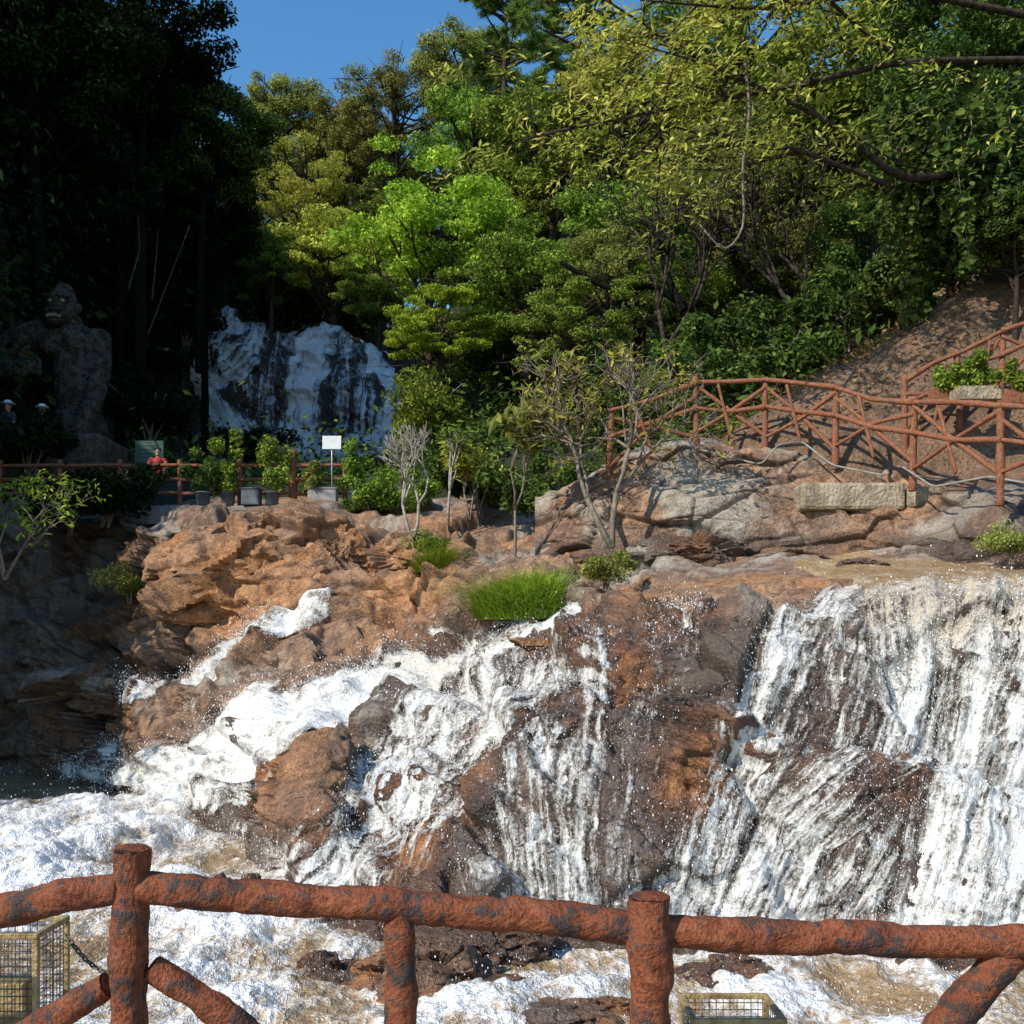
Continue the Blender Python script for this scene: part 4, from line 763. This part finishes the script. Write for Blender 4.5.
# ---------------------------------------------------------------- people
def person(p,h,label,shirt,legs,hat=None,turn=0.,arm=0.):
    s=h/1.7; root=empty('person',p,label,'person','people on the upper path'); ca,sa=math.cos(turn),math.sin(turn); Rm=np.array([[ca,-sa,0],[sa,ca,0],[0,0,1]])
    def G(x,y,z): return p+Rm@np.array([x,y,z])*s
    b=MB(); sh=MB(); tr=MB()
    def tb_(m,pts,r,k=12): m.tube([G(*q_) for q_ in pts],np.array(r)*s,k,res=max(8,len(pts)*4))
    b.ell(G(0,0,1.58),np.array([.078,.098,.118])*s); b.ell(G(0,-.1,1.57),np.array([.016,.022,.024])*s,10,8); b.ell(G(.08,0,1.58),np.array([.014,.025,.035])*s,10,8); b.ell(G(-.08,0,1.58),np.array([.014,.025,.035])*s,10,8); b.ell(G(0,-.05,1.5),np.array([.05,.05,.04])*s,12,8)
    tb_(b,[(0,.01,1.3),(0,.01,1.5)],[.06,.055]); tb_(b,[(0,0,.92),(0,0,1.1),(0,0,1.3),(0,0,1.42)],[.14,.125,.15,.08],16)
    tb_(sh,[(0,0,.86),(0,0,1.1),(0,0,1.3),(0,0,1.43)],[.165,.15,.17,.085],18)
    for q_ in(-1,1):
        el=(q_*.24,-.03-arm*.08,1.12+arm*.05); wr=(q_*(.24-arm*.1),-.08-arm*.22,.88+arm*.3)
        tb_(b,[(q_*.15,0,1.4),el,wr],[.052,.042,.028]); tb_(sh,[(q_*.13,0,1.4),(q_*.2,-.01,1.3),el],[.07,.068,.06])
        hx,hy,hz=wr; tb_(b,[wr,(hx,hy-.01,hz-.09)],[.03,.036],10)
        for k_ in range(4): tb_(b,[(hx,hy-.035+k_*.02,hz-.08),(hx-q_*.01,hy-.045+k_*.02,hz-.135-.012*(k_ in(1,2))),(hx-q_*.03,hy-.045+k_*.02,hz-.165-.012*(k_ in(1,2)))],[.011,.01,.008],6)
        tb_(b,[(hx,hy-.03,hz-.04),(hx-q_*.02,hy-.06,hz-.08),(hx-q_*.025,hy-.065,hz-.105)],[.012,.011,.009],6)
        tb_(b,[(q_*.09,0,.95),(q_*.1,-.01,.5),(q_*.1,.02,.08)],[.085,.055,.035]); tb_(b,[(q_*.1,.05,.045),(q_*.11,-.14,.035)],[.042,.036])
        tb_(tr,[(q_*.085,0,.97),(q_*.1,-.01,.5),(q_*.1,.02,.1)],[.105,.075,.058])
    tr.ell(G(0,0,.93),np.array([.17,.13,.13])*s)
    bo=b.build('body',M['skin'],root); 
    so=sh.build('shirt',M[shirt],root); to=tr.build('trousers',M[legs],root)
    for o_ in(bo,so,to):
        md=o_.modifiers.new('remesh','REMESH'); md.mode='VOXEL'; md.voxel_size=.012*s if o_ is bo else .02*s; md.use_smooth_shade=True
    hb=MB().ell(G(0,.02,1.615),np.array([.09,.105,.105])*s); hb.build('hair',M['hair'],root)
    if hat: 
        hm_=MB().tube([G(0,0,1.64),G(0,0,1.655),G(0,0,1.665),G(0,0,1.76)],np.array([.19,.185,.115,.1])*s,20); hm_.build('hat',M[hat],root)
person(onp(158,26.3),1.65,'person in a red top standing on the upper path by the green board','red_cloth','dark_cloth',None,.3,.7)
TZ=7.06
pa=at(8,455,27.6); pa[2]=TZ; pb=at(42,462,27.8); pb[2]=TZ
person(pa,1.65,'person in dark clothes and a white hat at the left edge','dark_cloth','dark_cloth','white',-.2,.3)
person(pb,1.6,'person in dark clothes and a white hat right of the one at the left edge','dark_cloth','red_cloth','white',.4,.5)
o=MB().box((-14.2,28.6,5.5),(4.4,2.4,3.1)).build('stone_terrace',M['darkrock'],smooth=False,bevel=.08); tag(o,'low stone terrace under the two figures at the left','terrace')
# ---------------------------------------------------------------- stone ape statue
SY=31.; u=SY/F
def sp_(px,py,dy=0): q_=at(px,py,SY); q_[1]+=dy; return q_
root=empty('gorilla_statue',sp_(72,450),'large grey brown stone gorilla statue in the shade at the left','statue'); b=MB()
b.ell(sp_(80,378),(25*u,.8,52*u),28,18); b.ell(sp_(72,345,-.1),(30*u,.7,20*u),28,16); b.ell(sp_(78,435),(30*u,.9,32*u),24,14)
b.ell(sp_(60,350,-.55),(12*u,.35,12*u),16,10); b.ell(sp_(82,350,-.55),(12*u,.35,12*u),16,10)
b.tube([sp_(46,335),sp_(20,345,-.4),sp_(4,372,-.7)],[.52,.42,.34],14,res=10); b.tube([sp_(2,366,-.8),sp_(22,382,-1.2),sp_(44,381,-1.4)],[.33,.32,.24],14,res=10)
b.tube([sp_(96,335),sp_(104,375,-.3),sp_(100,412,-.6)],[.46,.36,.3],14,res=10); b.tube([sp_(100,410,-.6),sp_(92,445,-1.)],[.32,.26],14,res=8)
for k_ in range(4): b.tube([sp_(44,375+k_*4.5,-1.4),sp_(55,371+k_*4.5,-1.5),sp_(63,375+k_*4.5,-1.4)],[.09,.085,.06],8,res=8)
b.tube([sp_(42,374,-1.45),sp_(48,364,-1.5),sp_(54,361,-1.5)],[.09,.08,.06],8,res=8); b.tube([sp_(70,335),sp_(68,318,-.2)],[.5,.42],14,res=8)
bo=b.build('body',M['statue'],root); md=bo.modifiers.new('remesh','REMESH'); md.mode='VOXEL'; md.voxel_size=.045; md.use_smooth_shade=True
hb=MB(); hb.ell(sp_(68,311,-.35),(15*u,.5,19*u),28,18); hb.ell(sp_(68,297,-.2),(9*u,.42,11*u),20,12); hb.ell(sp_(68,323,-.75),(11*u,.34,9*u),20,12); hb.ell(sp_(61.5,305,-.8),(7*u,.16,2.6*u),14,8); hb.ell(sp_(74.5,305,-.8),(7*u,.16,2.6*u),14,8)
hb.ell(sp_(68,316,-1.0),(5*u,.16,3*u),14,8); hb.ell(sp_(52,312,-.3),(2.4*u,.12,4.5*u),10,8); hb.ell(sp_(84,312,-.3),(2.4*u,.12,4.5*u),10,8); hb.ell(sp_(68,332,-.88),(9*u,.25,3*u),14,8); hb.ell(sp_(68,321.5,-1.02),(9*u,.16,2.2*u),14,8)
ho=hb.build('head',M['statue'],root); md=ho.modifiers.new('remesh','REMESH'); md.mode='VOXEL'; md.voxel_size=.028; md.use_smooth_shade=True
for x in(62,74): MB().ell(sp_(x,309.5,-.80),(.07,.07,.055),12,8).build('eye',M['tanstone'],ho)
for k_ in range(6): MB().box(sp_(62+k_*2.4,326.5,-1.08+.014*(k_-2.5)**2),(.055,.05,.09)).build('tooth',M['tanstone'],ho,False)
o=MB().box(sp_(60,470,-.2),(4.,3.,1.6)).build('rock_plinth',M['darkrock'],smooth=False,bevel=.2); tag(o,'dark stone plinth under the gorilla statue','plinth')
# ---------------------------------------------------------------- light, sky, camera
sd=np.array([-.60,-.50,.62]); sd/=np.linalg.norm(sd)
w=bpy.data.worlds.new('World'); bpy.context.scene.world=w; w.use_nodes=True; nt=w.node_tree
sk=nt.nodes.new('ShaderNodeTexSky'); sk.sky_type='NISHITA'; sk.sun_disc=False; sk.sun_elevation=math.asin(sd[2]); sk.sun_rotation=math.atan2(sd[0],sd[1]); sk.altitude=0; sk.air_density=1.4; sk.dust_density=.1; sk.ozone_density=4.
hsv=nt.nodes.new('ShaderNodeHueSaturation'); hsv.inputs['Saturation'].default_value=1.25; hsv.inputs['Value'].default_value=1.2; nt.links.new(sk.outputs[0],hsv.inputs['Color'])
nt.links.new(hsv.outputs[0],nt.nodes['Background'].inputs[0]); nt.nodes['Background'].inputs[1].default_value=.15
sl=bpy.data.lights.new('sun','SUN'); sl.energy=5.0; sl.angle=math.radians(.5); sl.color=(1,.95,.85); so=bpy.data.objects.new('sun',sl); C.objects.link(so); so.rotation_euler=Vector(-sd).to_track_quat('-Z','Y').to_euler(); so.location=Vector(sd*60)
cam=bpy.data.cameras.new('camera'); cam.sensor_width=36; cam.lens=36*F/1024; cam.shift_y=(H-512)/1024; cam.clip_end=2000; co=bpy.data.objects.new('camera',cam); C.objects.link(co); co.location=(0,0,CZ); co.rotation_euler=(math.pi/2,0,0)
sc=bpy.context.scene; sc.camera=co; sc.view_settings.view_transform='Standard'; sc.view_settings.look='None'; sc.view_settings.exposure=0
